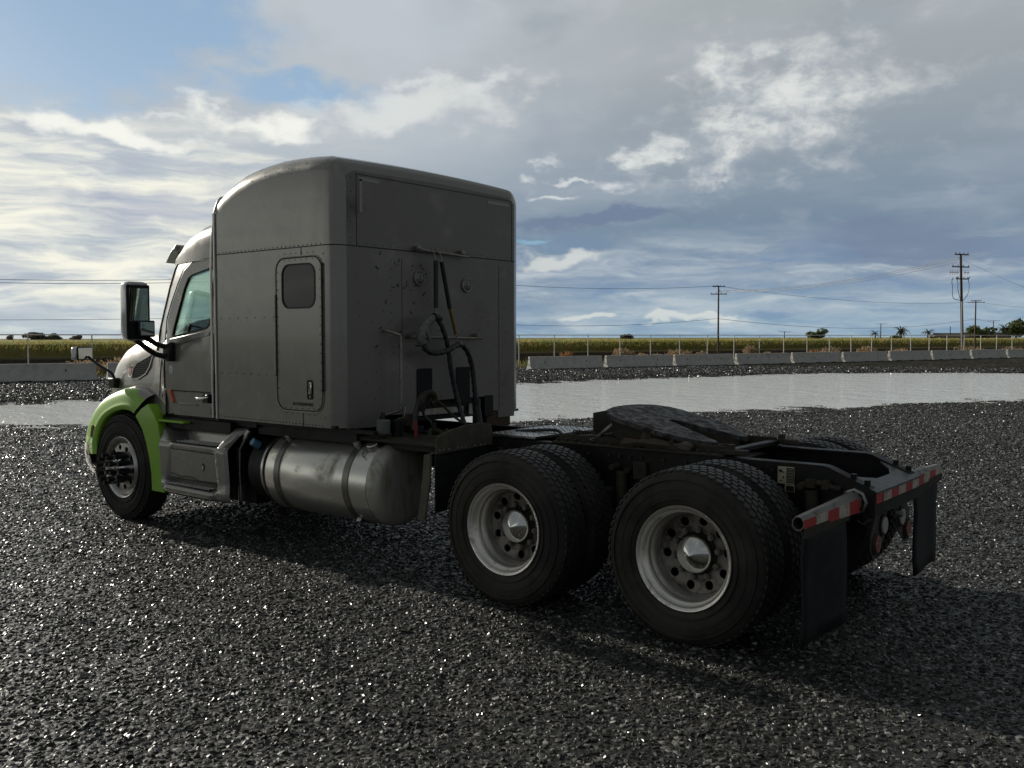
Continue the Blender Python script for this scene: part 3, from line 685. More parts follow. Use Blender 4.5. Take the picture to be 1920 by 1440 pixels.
more = [(8.9, .8, 1.3, 1.15, 'tall dry weed behind the first barrier right of the sleeper, against a fence post'), (12.6, .9, 1.7, .75, 'wide low dry weed behind the fence above the second barrier'), (15., 1.1, 1.5, .95, 'dry weed clump behind the fence above the third barrier'),
        (22.6, .9, 1.0, 1.35, 'tall narrow dry weed standing behind the fence above the fourth barrier'), (26.5, 1., 1.6, .6, 'low dry weed behind the fence above the fourth and fifth barriers'), (33., 1.3, 2.2, 1.1, 'broad dry weed behind the fence above the sixth barrier, left of the tall pole'),
        (38.5, 1., 1.6, 1.2, 'tangled dry weed behind the fence above the seventh barrier'), (43., 1., 2.2, .9, 'pale dry weed behind the fence left of the tall leaning pole'), (55., 1., 2.4, 1.1, 'pale dry weed behind the fence right of the tall leaning pole'), (63., 1., 2.2, .9, 'far dry weed behind the fence near the right edge of the photo'),
        (-27.8, 1.2, 1.8, .8, 'brown weed clump behind the fence left of the round hood mirror arm'), (-25.6, 1.1, 1.5, .9, 'reddish weed clump behind the fence next to the hood mirror arm')]
for i, (t0, s0, w, h, lab) in enumerate(more): bush(t0, s0, w, h, dry_m, lab, 80+i)

# ------------------------------------------------------------------ distant trees, house
def tree(x, y, w, h, label, m=crown_m, zb=-.6, seed=1, n=900, trunk=.25):
    root = empty('broadleaf_tree', (x, y, zb)); tag(root, label, 'tree', 'trees beyond the corn field')
    r2 = np.random.default_rng(seed); nl = 9; lo = r2.uniform(-1, 1, (nl, 3))*[w*.30, w*.30, h*.20]; lo[:, 2] += h*.58
    k = r2.integers(0, nl, n); d = r2.normal(size=(n, 3)); d /= np.linalg.norm(d, axis=1)[:, None]
    lr = r2.uniform(.5, 1., nl)*w*.26; cpos = lo[k]+d*(lr[k]*r2.uniform(.4, 1.05, n)**.5)[:, None]*[1, 1, min(1, h/w*.75)]
    cpos[:, 2] = np.clip(cpos[:, 2], h*.12, h); s_ = w*.05
    link('crown', quads_mesh('crown', cpos, rand_dirs(n)*(s_*r2.uniform(.5, 1.2, n))[:, None], rand_dirs(n)*(s_*r2.uniform(.5, 1.2, n))[:, None]), m, root, smooth=False)
    bm = bmesh.new(); add_cyl(bm, (0, 0, 0), (0, 0, h*.5), w*.04, w*.02, n=7)
    for q in range(3): add_tube(bm, [(0, 0, h*.3), Vector(lo[q])*.6+Vector((0, 0, h*.15)), Vector(lo[q])], w*.012, 5)
    finish('trunk', bm, bark, root)
def palm(x, y, w, h, label, seed=1):
    root = empty('palm_tree', (x, y, -.6)); tag(root, label, 'palm tree', 'palms beyond the corn field')
    r2 = np.random.default_rng(seed); bm = bmesh.new(); add_cyl(bm, (0, 0, 0), (0, 0, h*.72), w*.06, w*.045, n=8); finish('trunk', bm, bark, root)
    C_, U_, V_ = [], [], []
    for q in range(34):
        a = r2.uniform(0, 6.28); e = r2.uniform(-.2, 1.2); L_ = w*.55*r2.uniform(.8, 1.1); p = np.array([0, 0, h*.72]); dr = np.array([math.cos(a)*math.cos(e), math.sin(a)*math.cos(e), math.sin(e)])
        for s_ in range(7):
            q2 = p+dr*L_/7; C_.append((p+q2)/2); V_.append((q2-p)/2*1.1); sd_ = np.array([-math.sin(a), math.cos(a), 0])
            U_.append((sd_*.9+np.array([0, 0, -.4]))*w*.05*(1-s_/9)); p = q2; dr = dr+np.array([0, 0, -.26]); dr /= np.linalg.norm(dr)
    link('fronds', quads_mesh('fronds', np.array(C_), np.array(U_), np.array(V_)), palm_m, root, smooth=False)
trees = [(413, -174, 4.4, 4.0, 'small far round tree, leftmost on the horizon above the corn'), (406, -179.5, 10.5, 5.2, 'wide low far tree left of the first fence post'), (403, -182, 5.5, 4.3, 'low far bushy tree touching the first fence post at the left'),
         (399, -185, 7.5, 5.3, 'ragged far tree between the two fence posts left of the hood mirror'), (391.5, -191, 6., 4.3, 'small far tree on the horizon above the round hood mirror'),
         (210.1, -336.9, 7., 4.6, 'lone dark dome-shaped tree on the horizon right of the sleeper'), (148.4, -386.5, 9.4, 7.4, 'round green tree on the horizon midway along the right side'),
         (94.2, -430, 12.5, 7.6, 'large dome-shaped tree behind the short pole on the right'), (81.9, -440, 12., 10.5, 'tall dark tree cut by the right edge of the photo'), (108., -419, 6., 3.4, 'low round bush tree left of the tall leaning pole'),
         (121, -408, 5.4, 3.3, 'low dark bush tree beside the middle palm')]
for i, (x, y, w, h, lab) in enumerate(trees): tree(x, y, w, h, lab, crown_far if i < 6 else crown_m, seed=100+i)
palms = [(128.3, -402.6, 5.4, 5.2, 'small palm with a short crown, leftmost of the palms on the horizon'), (119.8, -409.6, 8.6, 6.4, 'drooping palm in the middle of the palms on the horizon'), (111., -416.6, 6.6, 5.8, 'slanting palm right of the middle palm, near the leaning pole'), (86., -437, 9., 7.5, 'palm leaning left beside the tall dark tree at the right edge')]
for i, q in enumerate(palms): palm(*q, seed=60+i)
wallm = mat('house_wall', (.30, .27, .22), .8); roofm = mat('house_roof', (.13, .10, .08), .8)
def house(x, y, rz, L_, D_, hw, hr, label):
    root = empty('farm_house', (x, y, -.6), rz=rz); tag(root, label, 'house', 'houses beyond the corn field')
    box('wall', (0, 0, hw/2), (L_, D_, hw), wallm, root, 0)
    bm = bmesh.new(); a = [bm.verts.new((sx*(L_/2+.4), yy, zz)) for sx in (-1, 1) for yy, zz in ((-D_/2-.5, hw-.1), (0, hw+hr), (D_/2+.5, hw-.1))]
    bm.faces.new(a[:3]); bm.faces.new(a[3:][::-1]); bm.faces.new((a[0], a[1], a[4], a[3])); bm.faces.new((a[1], a[2], a[5], a[4])); bm.faces.new((a[0], a[3], a[5], a[2]))
    finish('roof', bm, roofm, root, smooth=False)
    for k in (-1, 1): box('window', (k*L_*.25, -D_/2-.01, hw*.55), (1.2, .05, 1.), darkglass, root, 0); box('window', (k*L_*.25, D_/2+.01, hw*.55), (1.2, .05, 1.), darkglass, root, 0)
house(103, -424, YAW+.1, 16, 8, 2.5, 1.6, 'long low farmhouse with brown roof just left of the tall leaning pole')
house(89.5, -434, YAW-.2, 12, 8, 2.6, 1.7, 'low farmhouse with dark roof between the dome tree and the right edge')

# ------------------------------------------------------------------ utility poles and lines
wood = mat('pole_wood', (.085, .050, .038), .8, 0., c2=(.05, .032, .026), nscale=6., bump=.3)
cer = mat('insulator', (.12, .10, .09), .3)
def pole(x, y, h, r, label, arms, lean=(0, 0), gz=-.65, extra=None, rz=YAW):
    root = empty('utility_pole', (x, y, gz), rz=rz); tag(root, label, 'utility pole', 'wooden power poles')
    top = Vector((lean[0], lean[1], h)); bm = bmesh.new(); add_cyl(bm, (0, 0, 0), top, r, r*.7, n=12); finish('shaft', bm, wood, root)
    for (z, L_, off) in arms:
        c_ = top*(z/h); bm = bmesh.new(); add_box(bm, c_+Vector((off, .16, 0)), (L_, .10, .13)); finish('crossarm', bm, wood, root)
        for k in range(4):
            xk = (k-1.5)/1.5*(L_/2-.12)
            bm = bmesh.new(); add_lathe(bm, [(0, .02), (.06, .055), (.11, .03), (.16, .055), (.20, .02)], 10, 'z', c_+Vector((off+xk, .16, .06))); finish('insulator', bm, cer, root)
    if extra: extra(root, top)
    return root
pole(66.0, -131.8, 10.6, .16, 'dark wooden pole with two short crossarms, alone in the right middle distance', [(10.45, 2.0, 0), (9.25, 2.6, 0)])
def rig(root, top):
    for (x, z) in ((-.95, 8.9), (.75, 8.9), (1.55, 8.7)):
        bm = bmesh.new(); add_cyl(bm, (top.x*.8+x, .2, z-.1), (top.x*.8+x, .2, z+.45), .045, .03, 8); add_cyl(bm, (top.x*.8+x, .2, z+.4), (top.x*.8+x-.18, .2, z+.62), .06, .05, 8); finish('fuse_cutout', bm, cer, root)
    for k in range(6):
        bm = bmesh.new(); xx = (-1., -.55, .6, .95, 1.3, 1.65)[k]
        add_box(bm, (top.x*.9+xx, .1, 10.0), (.10, .3, .10)); add_cyl(bm, (top.x*.9+xx, .1, 9.7), (top.x*.9+xx, .1, 10.35), .022, n=6); finish('switch', bm, cer, root)
    for q in ([(-.95, .2, 8.8), (-.85, .2, 7.7), (-.3, .18, 6.9), (.15, .2, 6.6)], [(.75, .2, 8.8), (.75, .2, 8.), (.45, .2, 7.1), (.2, .2, 6.6)], [(1.55, .2, 8.6), (1.55, .2, 7.3), (1.2, .2, 6.85), (.4, .2, 6.75), (.2, .2, 6.6)]):
        tube('cable', spline([(a+top.x*.6, b_, c_) for a, b_, c_ in q], 5), .035, blackp, root, n=6)
    tube('conduit', [(.30, .25, 0), (.15+top.x*.57, .25, 6.65)], .09, galv, root, n=8)
pole(25.93, -114.84, 12.2, .19, 'tall leaning wooden pole with three crossarm levels and a metal conduit, at the right', [(12.1, 2.1, 0), (10.65, 2.6, .2), (9.25, 1.9, 0)], lean=(.62, 0), extra=rig, rz=YAW+.35)
pole(53.75, -244.2, 11.3, .20, 'short-looking wooden pole with a wide double crossarm, right behind the tall leaning pole', [(11.2, 2.6, 0), (10.8, 4.2, 0)])
for (x, y, h, lab) in ((153., -366, 4.8, 'tiny far pole with crossarm left of the round green tree'), (126.5, -404, 8.2, 'tiny far pole with crossarm between the small palm and the drooping palm'), (103., -420, 6.8, 'tiny far bare pole above the farmhouse roof'), (89., -432, 9.4, 'tiny far pole with crossarm right of the dome tree')):
    pole(x, y, h, .22, lab, [(h-.2, 5. if 'bare' not in lab else .4, 0)])
far_end = lambda p, t_: Vector((p[0]-LD[0]*t_, p[1]-LD[1]*t_))
hid = far_end((66.0, -131.8), 62.)
pole(hid.x, hid.y, 10.6, .16, 'wooden power pole standing hidden behind the sleeper of the truck', [(10.45, 2.0, 0), (9.25, 2.6, 0)])
wire_m = mat('line_wire', (.10, .10, .11), .5, .4); wire_b = mat('bright_line_wire', (.72, .72, .72), .35, .9)
def wire(a, b_, sag, label, m=wire_m, r=.026, name='power_line'):
    a = Vector(a); b_ = Vector(b_); pts = []
    for k in range(25):
        t_ = k/24; p = a.lerp(b_, t_); p.z -= sag*4*t_*(1-t_); pts.append(p)
    tag(tube(name, pts, r, m, n=5), label, 'power line', 'overhead power lines')
end = far_end((66.0, -131.8), 140.)
wire((66., -131.9, 9.95), (hid.x, hid.y, 9.95), 1.2, 'dark power line from the lone pole top leftwards to the sleeper')
wire((66.3, -131.9, 4.75), (hid.x, hid.y, 4.75), 1.35, 'low dark cable from the lone pole leftwards to the sleeper')
wire((hid.x, hid.y, 9.95), (end.x, end.y, 9.2), 2.0, 'upper power line left of the cab above the mirror')
wire((hid.x+.5, hid.y, 9.6), (end.x+.5, end.y, 8.95), 2.0, 'second power line just under the upper one at the left edge')
wire((hid.x, hid.y, 4.75), (end.x, end.y, 3.9), .75, 'low cable at the left passing behind the large side mirror', r=.022)
wire((66.2, -131.9, 9.9), (53.75, -244.2, 10.3), 1.3, 'dark power line sagging from the lone pole to the double-crossarm pole')
wire((66.2, -131.9, 4.75), (53.75, -244.2, 6.2), 1.9, 'low dark cable sagging from the lone pole to the double-crossarm pole', r=.03)
wire((53.75, -244.2, 10.4), (49., -330., 11.2), .8, 'dark power line leaving the double-crossarm pole to the right edge')
wire((53.75, -244.2, 6.2), (49., -330., 4.6), .8, 'low cable leaving the double-crossarm pole to the right edge', r=.03)
for k, (dx_, dz_, ord_) in enumerate(((-.9, .0, 'uppermost'), (-.3, -.35, 'middle'), (.3, -.8, 'lowest'))):
    wire((66.3, -132.0, 9.1+.12*(1-k)), (25.93+dx_+.5, -114.84, 11.45+dz_), 1.1, '%s of the bright thin wires rising from the lone pole to the tall leaning pole' % ord_, wire_b, .03)
wire((26.8, -114.9, 11.2), (18.0, -118., 6.5), .1, 'thin guy wire slanting down right from the tall leaning pole', r=.012, name='guy_wire')
# ================================================================== the truck (forward is +X, its left side +Y)
truck = empty('truck', (0, 0, 0))
tag(truck, 'grey sleeper-cab truck tractor with lime-green front fenders and no trailer, parked on the gravel', 'truck')
T = truck
# ---- sleeper box
def ip(x, xs_, ys_): return float(np.interp(x, xs_, ys_))
def sl_T(x): return ip(x, [3.0, 3.02, 3.06, 3.14, 3.4, 3.7, 4.0, 4.2, 4.4, 4.54, 4.64, 4.74], [3.05, 3.11, 3.155, 3.185, 3.208, 3.212, 3.197, 3.168, 3.11, 3.04, 2.96, 2.85])
def sl_w(x): return ip(x, [3.0, 3.015, 3.04, 3.08, 3.13, 4.54, 4.6, 4.74], [1.035, 1.085, 1.12, 1.145, 1.155, 1.155, 1.13, 1.0])
def sl_r(x): return ip(x, [3.0, 3.13, 3.8, 4.54, 4.74], [.10, .13, .15, .22, .22])
def sl_section(x, n=8):
    w, t_, r_ = sl_w(x), sl_T(x), sl_r(x); pts = [(w, 1.07), (w, 1.5), (w, 2.0), (w, 2.485)]
    for k in range(n+1):
        a = R(90*k/n); pts.append((w-r_+r_*math.cos(a), t_-r_+r_*math.sin(a)))
    for k in range(1, 7):
        y = (w-r_)*(1-k/6); pts.append((y, t_+.022*(1-(y/(w-r_))**2)))
    return pts+[(-y, z) for y, z in pts[:-1][::-1]]
bm = bmesh.new(); rows = []
for x in [3.0, 3.015, 3.035, 3.06, 3.09, 3.13, 3.3, 3.5, 3.7, 3.9, 4.05, 4.2, 4.32, 4.42, 4.5, 4.545]:
    rows.append([bm.verts.new((x, y, z)) for y, z in sl_section(x)])
for i in range(len(rows)-1):
    for k in range(len(rows[0])-1): bm.faces.new((rows[i][k], rows[i][k+1], rows[i+1][k+1], rows[i+1][k]))
body = finish('sleeper_body', bm, paint, T, angle=50)
bm = bmesh.new(); rows = []
for x in [4.55, 4.58, 4.62, 4.68, 4.74]:
    rows.append([bm.verts.new((x, y*.985, z)) for y, z in sl_section(x)[6:-6]])
for i in range(len(rows)-1):
    for k in range(len(rows[0])-1): bm.faces.new((rows[i][k], rows[i][k+1], rows[i+1][k+1], rows[i+1][k]))
bm.faces.new(rows[-1]); finish('roof_fairing', bm, paint, T, angle=50)
bm = bmesh.new(); add_box(bm, (3.78, 0, 1.08), (1.5, 2.28, .02)); finish('sleeper_floor', bm, blackm, T)
bm = bmesh.new(); add_box(bm, (3.775, 0, 2.0), (.02, 2.26, 1.8)); add_box(bm, (4.53, 0, 1.95), (.02, 2.28, 1.7)); finish('bulkhead', bm, blackm, T)
rear_poly = [(1.035, 1.06), (.70, 1.056), (.70, 1.14), (.25, 1.14), (.25, 1.235), (-.727, 1.236), (-.727, 1.10), (-.80, 1.095), (-.80, 1.03), (-1.035, 1.03), (-1.035, 3.02), (-.95, 3.07), (0, 3.085), (.95, 3.07), (1.035, 3.02)]
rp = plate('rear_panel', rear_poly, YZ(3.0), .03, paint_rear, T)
dark = blackm
def seam(name, x0, x1, y0, y1, z0, z1, parent, m=None): return box(name, ((x0+x1)/2, (y0+y1)/2, (z0+z1)/2), (abs(x1-x0), abs(y1-y0), abs(z1-z0)), m or dark, parent, 0)
# panel seams
bm = bmesh.new(); zc = 2.487
pl = [(4.545, 1.1565), (3.13, 1.1565), (3.08, 1.1465), (3.04, 1.1215), (3.015, 1.087), (2.9985, 1.037), (2.9985, -1.037), (3.04, -1.1215), (3.13, -1.1565), (4.545, -1.1565)]
va = [bm.verts.new((x, y, zc-.004)) for x, y in pl]; vb = [bm.verts.new((x, y, zc+.004)) for x, y in pl]
for i in range(len(pl)-1): bm.faces.new((va[i], va[i+1], vb[i+1], vb[i]))
finish('horizontal_seam', bm, dark, T, smooth=False)
for (y, z0, z1) in ((-.81, 1.10, 2.43), (.93, 2.49, 3.05), (-1.0, 2.49, 3.04)):
    seam('panel_seam', 2.998, 3.0, y-.002, y+.002, z0, z1, rp)
bm = bmesh.new(); add_box(bm, (2.998, -.03, 3.045), (.003, 1.94, .004), Euler((0.0, 0, 0)).to_matrix()); finish('panel_seam', bm, dark, rp)
seam('panel_seam', 2.998, 3.0, .44, .443, 1.15, 2.42, rp); box('tape_mark', (2.998, .885, 2.88), (.003, .03, .26), paint, rp, 0); box('tape_mark', (2.998, .80, 3.01), (.003, .22, .03), paint, rp, 0); box('tape_mark', (2.998, -.80, 3.0), (.003, .30, .03), paint, rp, 0)
seam('panel_seam', 3.395, 3.40, 1.155, 1.158, 2.415, 2.487, body); seam('panel_seam', 3.39, 3.395, 1.155, 1.158, 1.07, 1.185, body)
rv = rlist((4.50, 1.155, 2.50), (3.16, 1.155, 2.50), 26)
rivets('rivets', rv+rlist((4.48, 1.155, 1.94), (3.76, 1.155, 1.94), 7)+rlist((4.48, 1.155, 1.47), (3.76, 1.155, 1.47), 8)+rlist((4.50, 1.155, 1.095), (3.16, 1.155, 1.085), 34)+rlist((3.13, 1.155, 1.15), (3.13, 1.155, 2.42), 7), (0, 1, 0), hub_mat, body, .006)
rr2 = rlist((3.0, 1.0, 2.51), (3.0, -1.0, 2.51), 24)+rlist((3.0, .985, 2.55), (3.0, .985, 3.02), 5)+rlist((3.0, .90, 1.1), (3.0, .12, 1.17), 2)+rlist((3.0, -.86, 1.15), (3.0, -.86, 2.4), 15)+rlist((3.0, .56, 1.2), (3.0, .56, 2.4), 18)+rlist((3.0, .2, 1.83), (3.0, -.6, 1.83), 9)+rlist((3.0, -.80, 1.55), (3.0, -.45, 1.55), 5)
r5 = np.random.default_rng(3)
rr2 += [(3.0, float(r5.uniform(-.95, .98)), float(r5.uniform(1.15, 2.42))) for k in range(60)]
rivets('rivets', rr2, (-1, 0, 0), hub_mat, rp, .005)
bm = bmesh.new()
for k in range(26):
    y, z = r5.uniform(.15, .75), r5.uniform(1.7, 2.45); a = r5.uniform(0, 3); add_box(bm, (2.9985, y, z), (.002, r5.uniform(.004, .012), r5.uniform(.015, .04)), Euler((a, 0, 0)).to_matrix())
stuffed(finish('tar_specks', bm, ink, rp))
# under-sleeper skirt, opening behind the rear panel
box('under_sleeper_skirt', (3.55, 1.0, 1.005), (1.25, .03, .12), blackm, T); box('side_sill', (3.6, 1.02, 1.045), (1.8, .05, .03), blackm, T)
box('opening_frame', (3.06, -.24, 1.15), (.03, .98, .18), blackm, T); box('opening_frame', (3.02, -.66, 1.15), (.05, .12, .19), blackm, T); box('backing_plate', (3.035, -.05, 1.135), (.012, .6, .055), alu_cap, T); box('backing_plate', (3.032, -.48, 1.13), (.012, .12, .10), alu_cap, T)
box('corner_box', (3.1, -.82, 1.02), (.18, .34, .15), mat('rusty_brown', (.06, .035, .022), .8), T)
# ---- bunk door
bd = plate('bunk_door', rrect(3.150, 3.700, 1.20, 2.400, .10, 8), XZ(1.163), .01, paint, T, holes=[rrect(3.225, 3.628, 2.01, 2.352, .085, 8), rrect(3.255, 3.335, 1.285, 1.44, .02, 4)], grid=.2)
plate('door_seal', rrect(3.140, 3.712, 1.19, 2.412, .11, 8), XZ(1.166), .012, blackp, bd, holes=[rrect(3.148, 3.702, 1.198, 2.402, .102, 8)])
plate('door_rim', rrect(3.132, 3.722, 1.18, 2.42, .118, 8), XZ(1.162), .008, steelbar, bd, holes=[rrect(3.1405, 3.7115, 1.1905, 2.4115, .109, 8)])
plate('window', rrect(3.222, 3.631, 2.007, 2.355, .088, 8), XZ(1.160), .006, darkglass, bd)
plate('window_seal', rrect(3.218, 3.635, 2.003, 2.359, .09, 8), XZ(1.167), .006, blackp, bd, holes=[rrect(3.230, 3.623, 2.015, 2.347, .08, 8)])
box('hinge', (3.716, 1.170, 1.79), (.018, .014, .66), steelbar, bd); box('weather_strip', (3.137, 1.168, 1.85), (.014, .012, 1.0), blackp, bd)
plate('handle_recess', rrect(3.250, 3.340, 1.28, 1.445, .022, 4), XZ(1.158), .004, blackp, bd)
box('latch_paddle', (3.285, 1.170, 1.375), (.032, .014, .095), chrome, bd, .006); cyl('key_lock', (3.285, 1.160, 1.308), (3.285, 1.172, 1.308), .010, chrome, bd)
rivets('rivets', rlist((3.165, 1.163, 1.29), (3.165, 1.163, 2.30), 15)+rlist((3.688, 1.163, 1.29), (3.688, 1.163, 2.30), 15)+rlist((3.25, 1.163, 2.388), (3.60, 1.163, 2.388), 6)+rlist((3.25, 1.163, 1.212), (3.60, 1.163, 1.212), 6), (0, 1, 0), hub_mat, bd, .0055)
rivets('rivets', rlist((3.25, 1.155, 2.44), (3.60, 1.155, 2.44), 6)+rlist((3.25, 1.155, 1.165), (3.60, 1.155, 1.165), 6), (0, 1, 0), hub_mat, body, .0055)
def lettering(name, txt, size, mtx, m, parent, width=1., ext=.0005):
    cu_ = bpy.data.curves.new('lettering', 'FONT'); cu_.body = txt; cu_.size = size; cu_.align_x = 'CENTER'; cu_.align_y = 'CENTER'; cu_.extrude = ext; cu_.offset = size*.012
    to = bpy.data.objects.new('tmp', cu_); col.objects.link(to); bpy.context.view_layer.update()
    me = bpy.data.meshes.new_from_object(to.evaluated_get(bpy.context.evaluated_depsgraph_get())); bpy.data.objects.remove(to)
    me.transform(mtx @ Matrix.Diagonal((width, 1, 1, 1))); me.materials.clear(); return link(name, me, m, parent, smooth=False)
MY = lambda x, y, z: Matrix.Translation((x, y, z)) @ Matrix(((-1, 0, 0), (0, 0, 1), (0, 1, 0))).to_4x4()      # readable from +Y
MX = lambda x, y, z: Matrix.Translation((x, y, z)) @ Matrix(((0, 0, -1), (-1, 0, 0), (0, 1, 0))).to_4x4()     # readable from -X
lettering('lettering', 'FIRE EXTINGUISHER INSIDE', .036, MY(3.385, 1.1645, 1.245), ink, bd, .58)
# ---- cab
def cab_y(x, z): return ip(z, [1.0, 1.75, 2.45, 2.5], [1.12, 1.12, 1.055, 1.05])
def cabmap(s): return lambda u, v, d: (u, s*(cab_y(u, v)+d), v)
door_poly = [(4.68, 1.066), (5.29, 1.066), (5.36, 1.15), (5.43, 1.30), (5.435, 1.60), (5.40, 1.95), (5.345, 2.10), (5.255, 2.27), (5.18, 2.38), (5.06, 2.45), (4.68, 2.475)]
win = [(4.705, 1.95), (4.72, 1.885), (4.76, 1.855), (5.29, 1.775), (5.315, 1.79), (5.30, 1.86), (5.17, 2.22), (5.115, 2.315), (5.06, 2.345), (4.72, 2.405), (4.70, 2.39)]
for s in (1, -1):
    dr = plate('cab_door', door_poly, cabmap(s), .03, paint, T, holes=[win], grid=.11, angle=30)
    plate('window_seal', [(4.69+(x-4.69)*1.0, z) for x, z in win], lambda u, v, d, s=s: (u, s*(cab_y(u, v)+.003+d), v), .014, blackp, dr, holes=[[(5.0+(x-5.0)*.945, 2.1+(z-2.1)*.945) for x, z in win]], grid=.2)
    plate('window_glass', win, lambda u, v, d, s=s: (u, s*(cab_y(u, v)-.012+d), v), .004, glass_m, dr)
    if s > 0:
        plate('window_ledge', [(4.70, 1.845), (5.33, 1.765), (5.39, 1.70), (5.36, 1.69), (4.72, 1.795)], lambda u, v, d: (u, cab_y(u, v)+.008+d, v), .008, paint, dr, bevel=.004)
        box('handle_recess', (4.755, 1.120, 1.235), (.15, .012, .085), blackp, dr, .005)
        tube('pull_handle', spline([(4.93, 1.125, 1.235), (4.86, 1.155, 1.232), (4.78, 1.160, 1.235), (4.69, 1.150, 1.25)], 5), .014, chrome, dr)
        box('handle_block', (4.71, 1.140, 1.235), (.05, .05, .075), blackp, dr, .01)
        bm = bmesh.new(); add_box(bm, (5.315, 1.128, 1.235), (.022, .02, .125), Euler((0, R(25), 0)).to_matrix()); finish('side_marker', bm, amber, dr, bevel=.004)
        plate('oval_decal', circle(5.333, 1.483, .035, 24, .042), XZ(1.1225), .001, sticker_w, dr); lettering('lettering', '\u2014\u2014', .03, MY(5.333, 1.1235, 1.488), ink, dr); plate('decal_mark', circle(5.333, 1.466, .007, 8), XZ(1.1235), .0005, ink, dr)
        box('door_crease', (5.02, 1.1215, 1.288), (.60, .004, .012), dark, dr, .001); box('door_lower_ridge', (5.08, 1.124, 1.172), (.34, .012, .014), paint, dr, .004)
        box('door_badge', (4.70, 1.1225, 1.12), (.02, .003, .06), ink, dr, 0)
    # pillar and cowl
    A_ = [(5.44, 1.12, 1.06), (5.44, 1.12, 1.30), (5.443, 1.12, 1.60), (5.408, 1.101, 1.95), (5.35, 1.087, 2.10), (5.262, 1.072, 2.27), (5.187, 1.062, 2.38), (5.066, 1.056, 2.457)]
    B_ = [(5.54, 1.11, 1.06), (5.54, 1.09, 1.30), (5.72, 1.02, 1.65), (5.69, 1.0, 1.86), (5.635, .985, 2.04), (5.56, .968, 2.26), (5.50, .95, 2.42), (5.44, .93, 2.52)]
    Cc = [(5.56, .9, 1.06), (5.60, .9, 1.3), (6.05, .55, 1.70), (5.98, .55, 1.92), (5.90, .55, 2.08), (5.80, .55, 2.27), (5.71, .55, 2.44), (5.64, .55, 2.55)]
    Dd = [(5.6, 0, 1.06), (5.6, 0, 1.3), (6.15, 0, 1.72), (6.06, 0, 1.94), (5.98, 0, 2.10), (5.87, 0, 2.29), (5.78, 0, 2.46), (5.70, 0, 2.57)]
    def strip(name, P, Q, m, parent, a=0, b_=99):
        bm = bmesh.new(); P = P[a:b_]; Q = Q[a:b_]
        p = [bm.verts.new((x, s*y, z)) for x, y, z in P]; q = [bm.verts.new((x, s*y, z)) for x, y, z in Q]
        for k in range(len(P)-1): bm.faces.new((p[k], p[k+1], q[k+1], q[k]))
        return finish(name, bm, m, parent, angle=60)
    strip('windshield_pillar', A_, B_, paint, T)
    inset = lambda P: [(x-.01, y*.985, z) for x, y, z in P]
    strip('windshield', inset(B_), Cc, glass_m, T, 2); strip('windshield', Cc, Dd, glass_m, T, 2)
    if s > 0:
        bm = bmesh.new(); add_tube(bm, [(x+.004, y, z) for x, y, z in B_[2:]], .012, 6); finish('windshield_trim', bm, blackp, T)
        bm = bmesh.new(); add_tube(bm, [(5.450, 1.1205, 1.30), (5.452, 1.1195, 1.60), (5.417, 1.102, 1.95), (5.36, 1.088, 2.10), (5.270, 1.073, 2.275), (5.195, 1.064, 2.39), (5.07, 1.058, 2.464), (4.68, 1.056, 2.485)], .005, 6); finish('door_gap', bm, dark, T)
bm = bmesh.new(); rows = []
for x, t_ in ((4.65, 2.865), (4.8, 2.84), (5.0, 2.80), (5.2, 2.745), (5.35, 2.69), (5.47, 2.625), (5.54, 2.57)):
    h_ = t_-2.46; w0 = ip(x, [4.65, 5.1, 5.3, 5.54], [1.06, 1.06, 1.0, .93])
    sec = [(w0, 2.462), (w0-.002, 2.462+h_*.30), (w0-.015, 2.462+h_*.55), (w0-.045, 2.462+h_*.76), (w0-.10, 2.462+h_*.9), (w0-.20, t_), (w0-.5, t_+.025), (0, t_+.05)]
    rows.append([bm.verts.new((x, y, z)) for y, z in sec+[(-y, z) for y, z in sec[:-1][::-1]]])
for i in range(len(rows)-1):
    for k in range(len(rows[0])-1): bm.faces.new((rows[i][k], rows[i][k+1], rows[i+1][k+1], rows[i+1][k]))
nx_ = [bm.verts.new((x_+.0, y, z)) for (x_, y, z) in [(v.co.x+.14*(1-(v.co.y/.95)**2), v.co.y, min(v.co.z, 2.57)-.02) for v in rows[-1]]]
for k in range(len(nx_)-1): bm.faces.new((rows[-1][k], rows[-1][k+1], nx_[k+1], nx_[k]))
finish('cab_roof', bm, paint, T, angle=45)
bm = bmesh.new(); add_box(bm, (4.9, 0, 1.03), (1.5, 2.1, .05)); add_box(bm, (4.665, 0, 1.75), (.02, 2.18, 1.4)); finish('cab_floor', bm, blackm, T)
trimm = mat('bright_trim', (.62, .61, .57), .35, .5)
tube('sunlit_edge_bead', spline([(4.60, .99, 3.00), (4.575, 1.085, 2.98), (4.565, 1.145, 2.87), (4.56, 1.158, 2.75), (4.56, 1.158, 2.0), (4.56, 1.158, 1.07)], 6), .010, trimm, T)  # bead added to catch the sun, for the sleeper's lit leading edge
bm = bmesh.new(); add_box(bm, (4.60, 1.10, 1.95), (.055, .06, 1.8)); finish('gap_seal', bm, blackp, T)
tube('sunlit_edge_bead', [(4.662, 1.128, 1.07), (4.662, 1.128, 2.3), (4.662, 1.118, 2.6), (4.662, 1.09, 2.82)], .012, trimm, T)  # second added bead, a sunlit line along the cab's rear edge
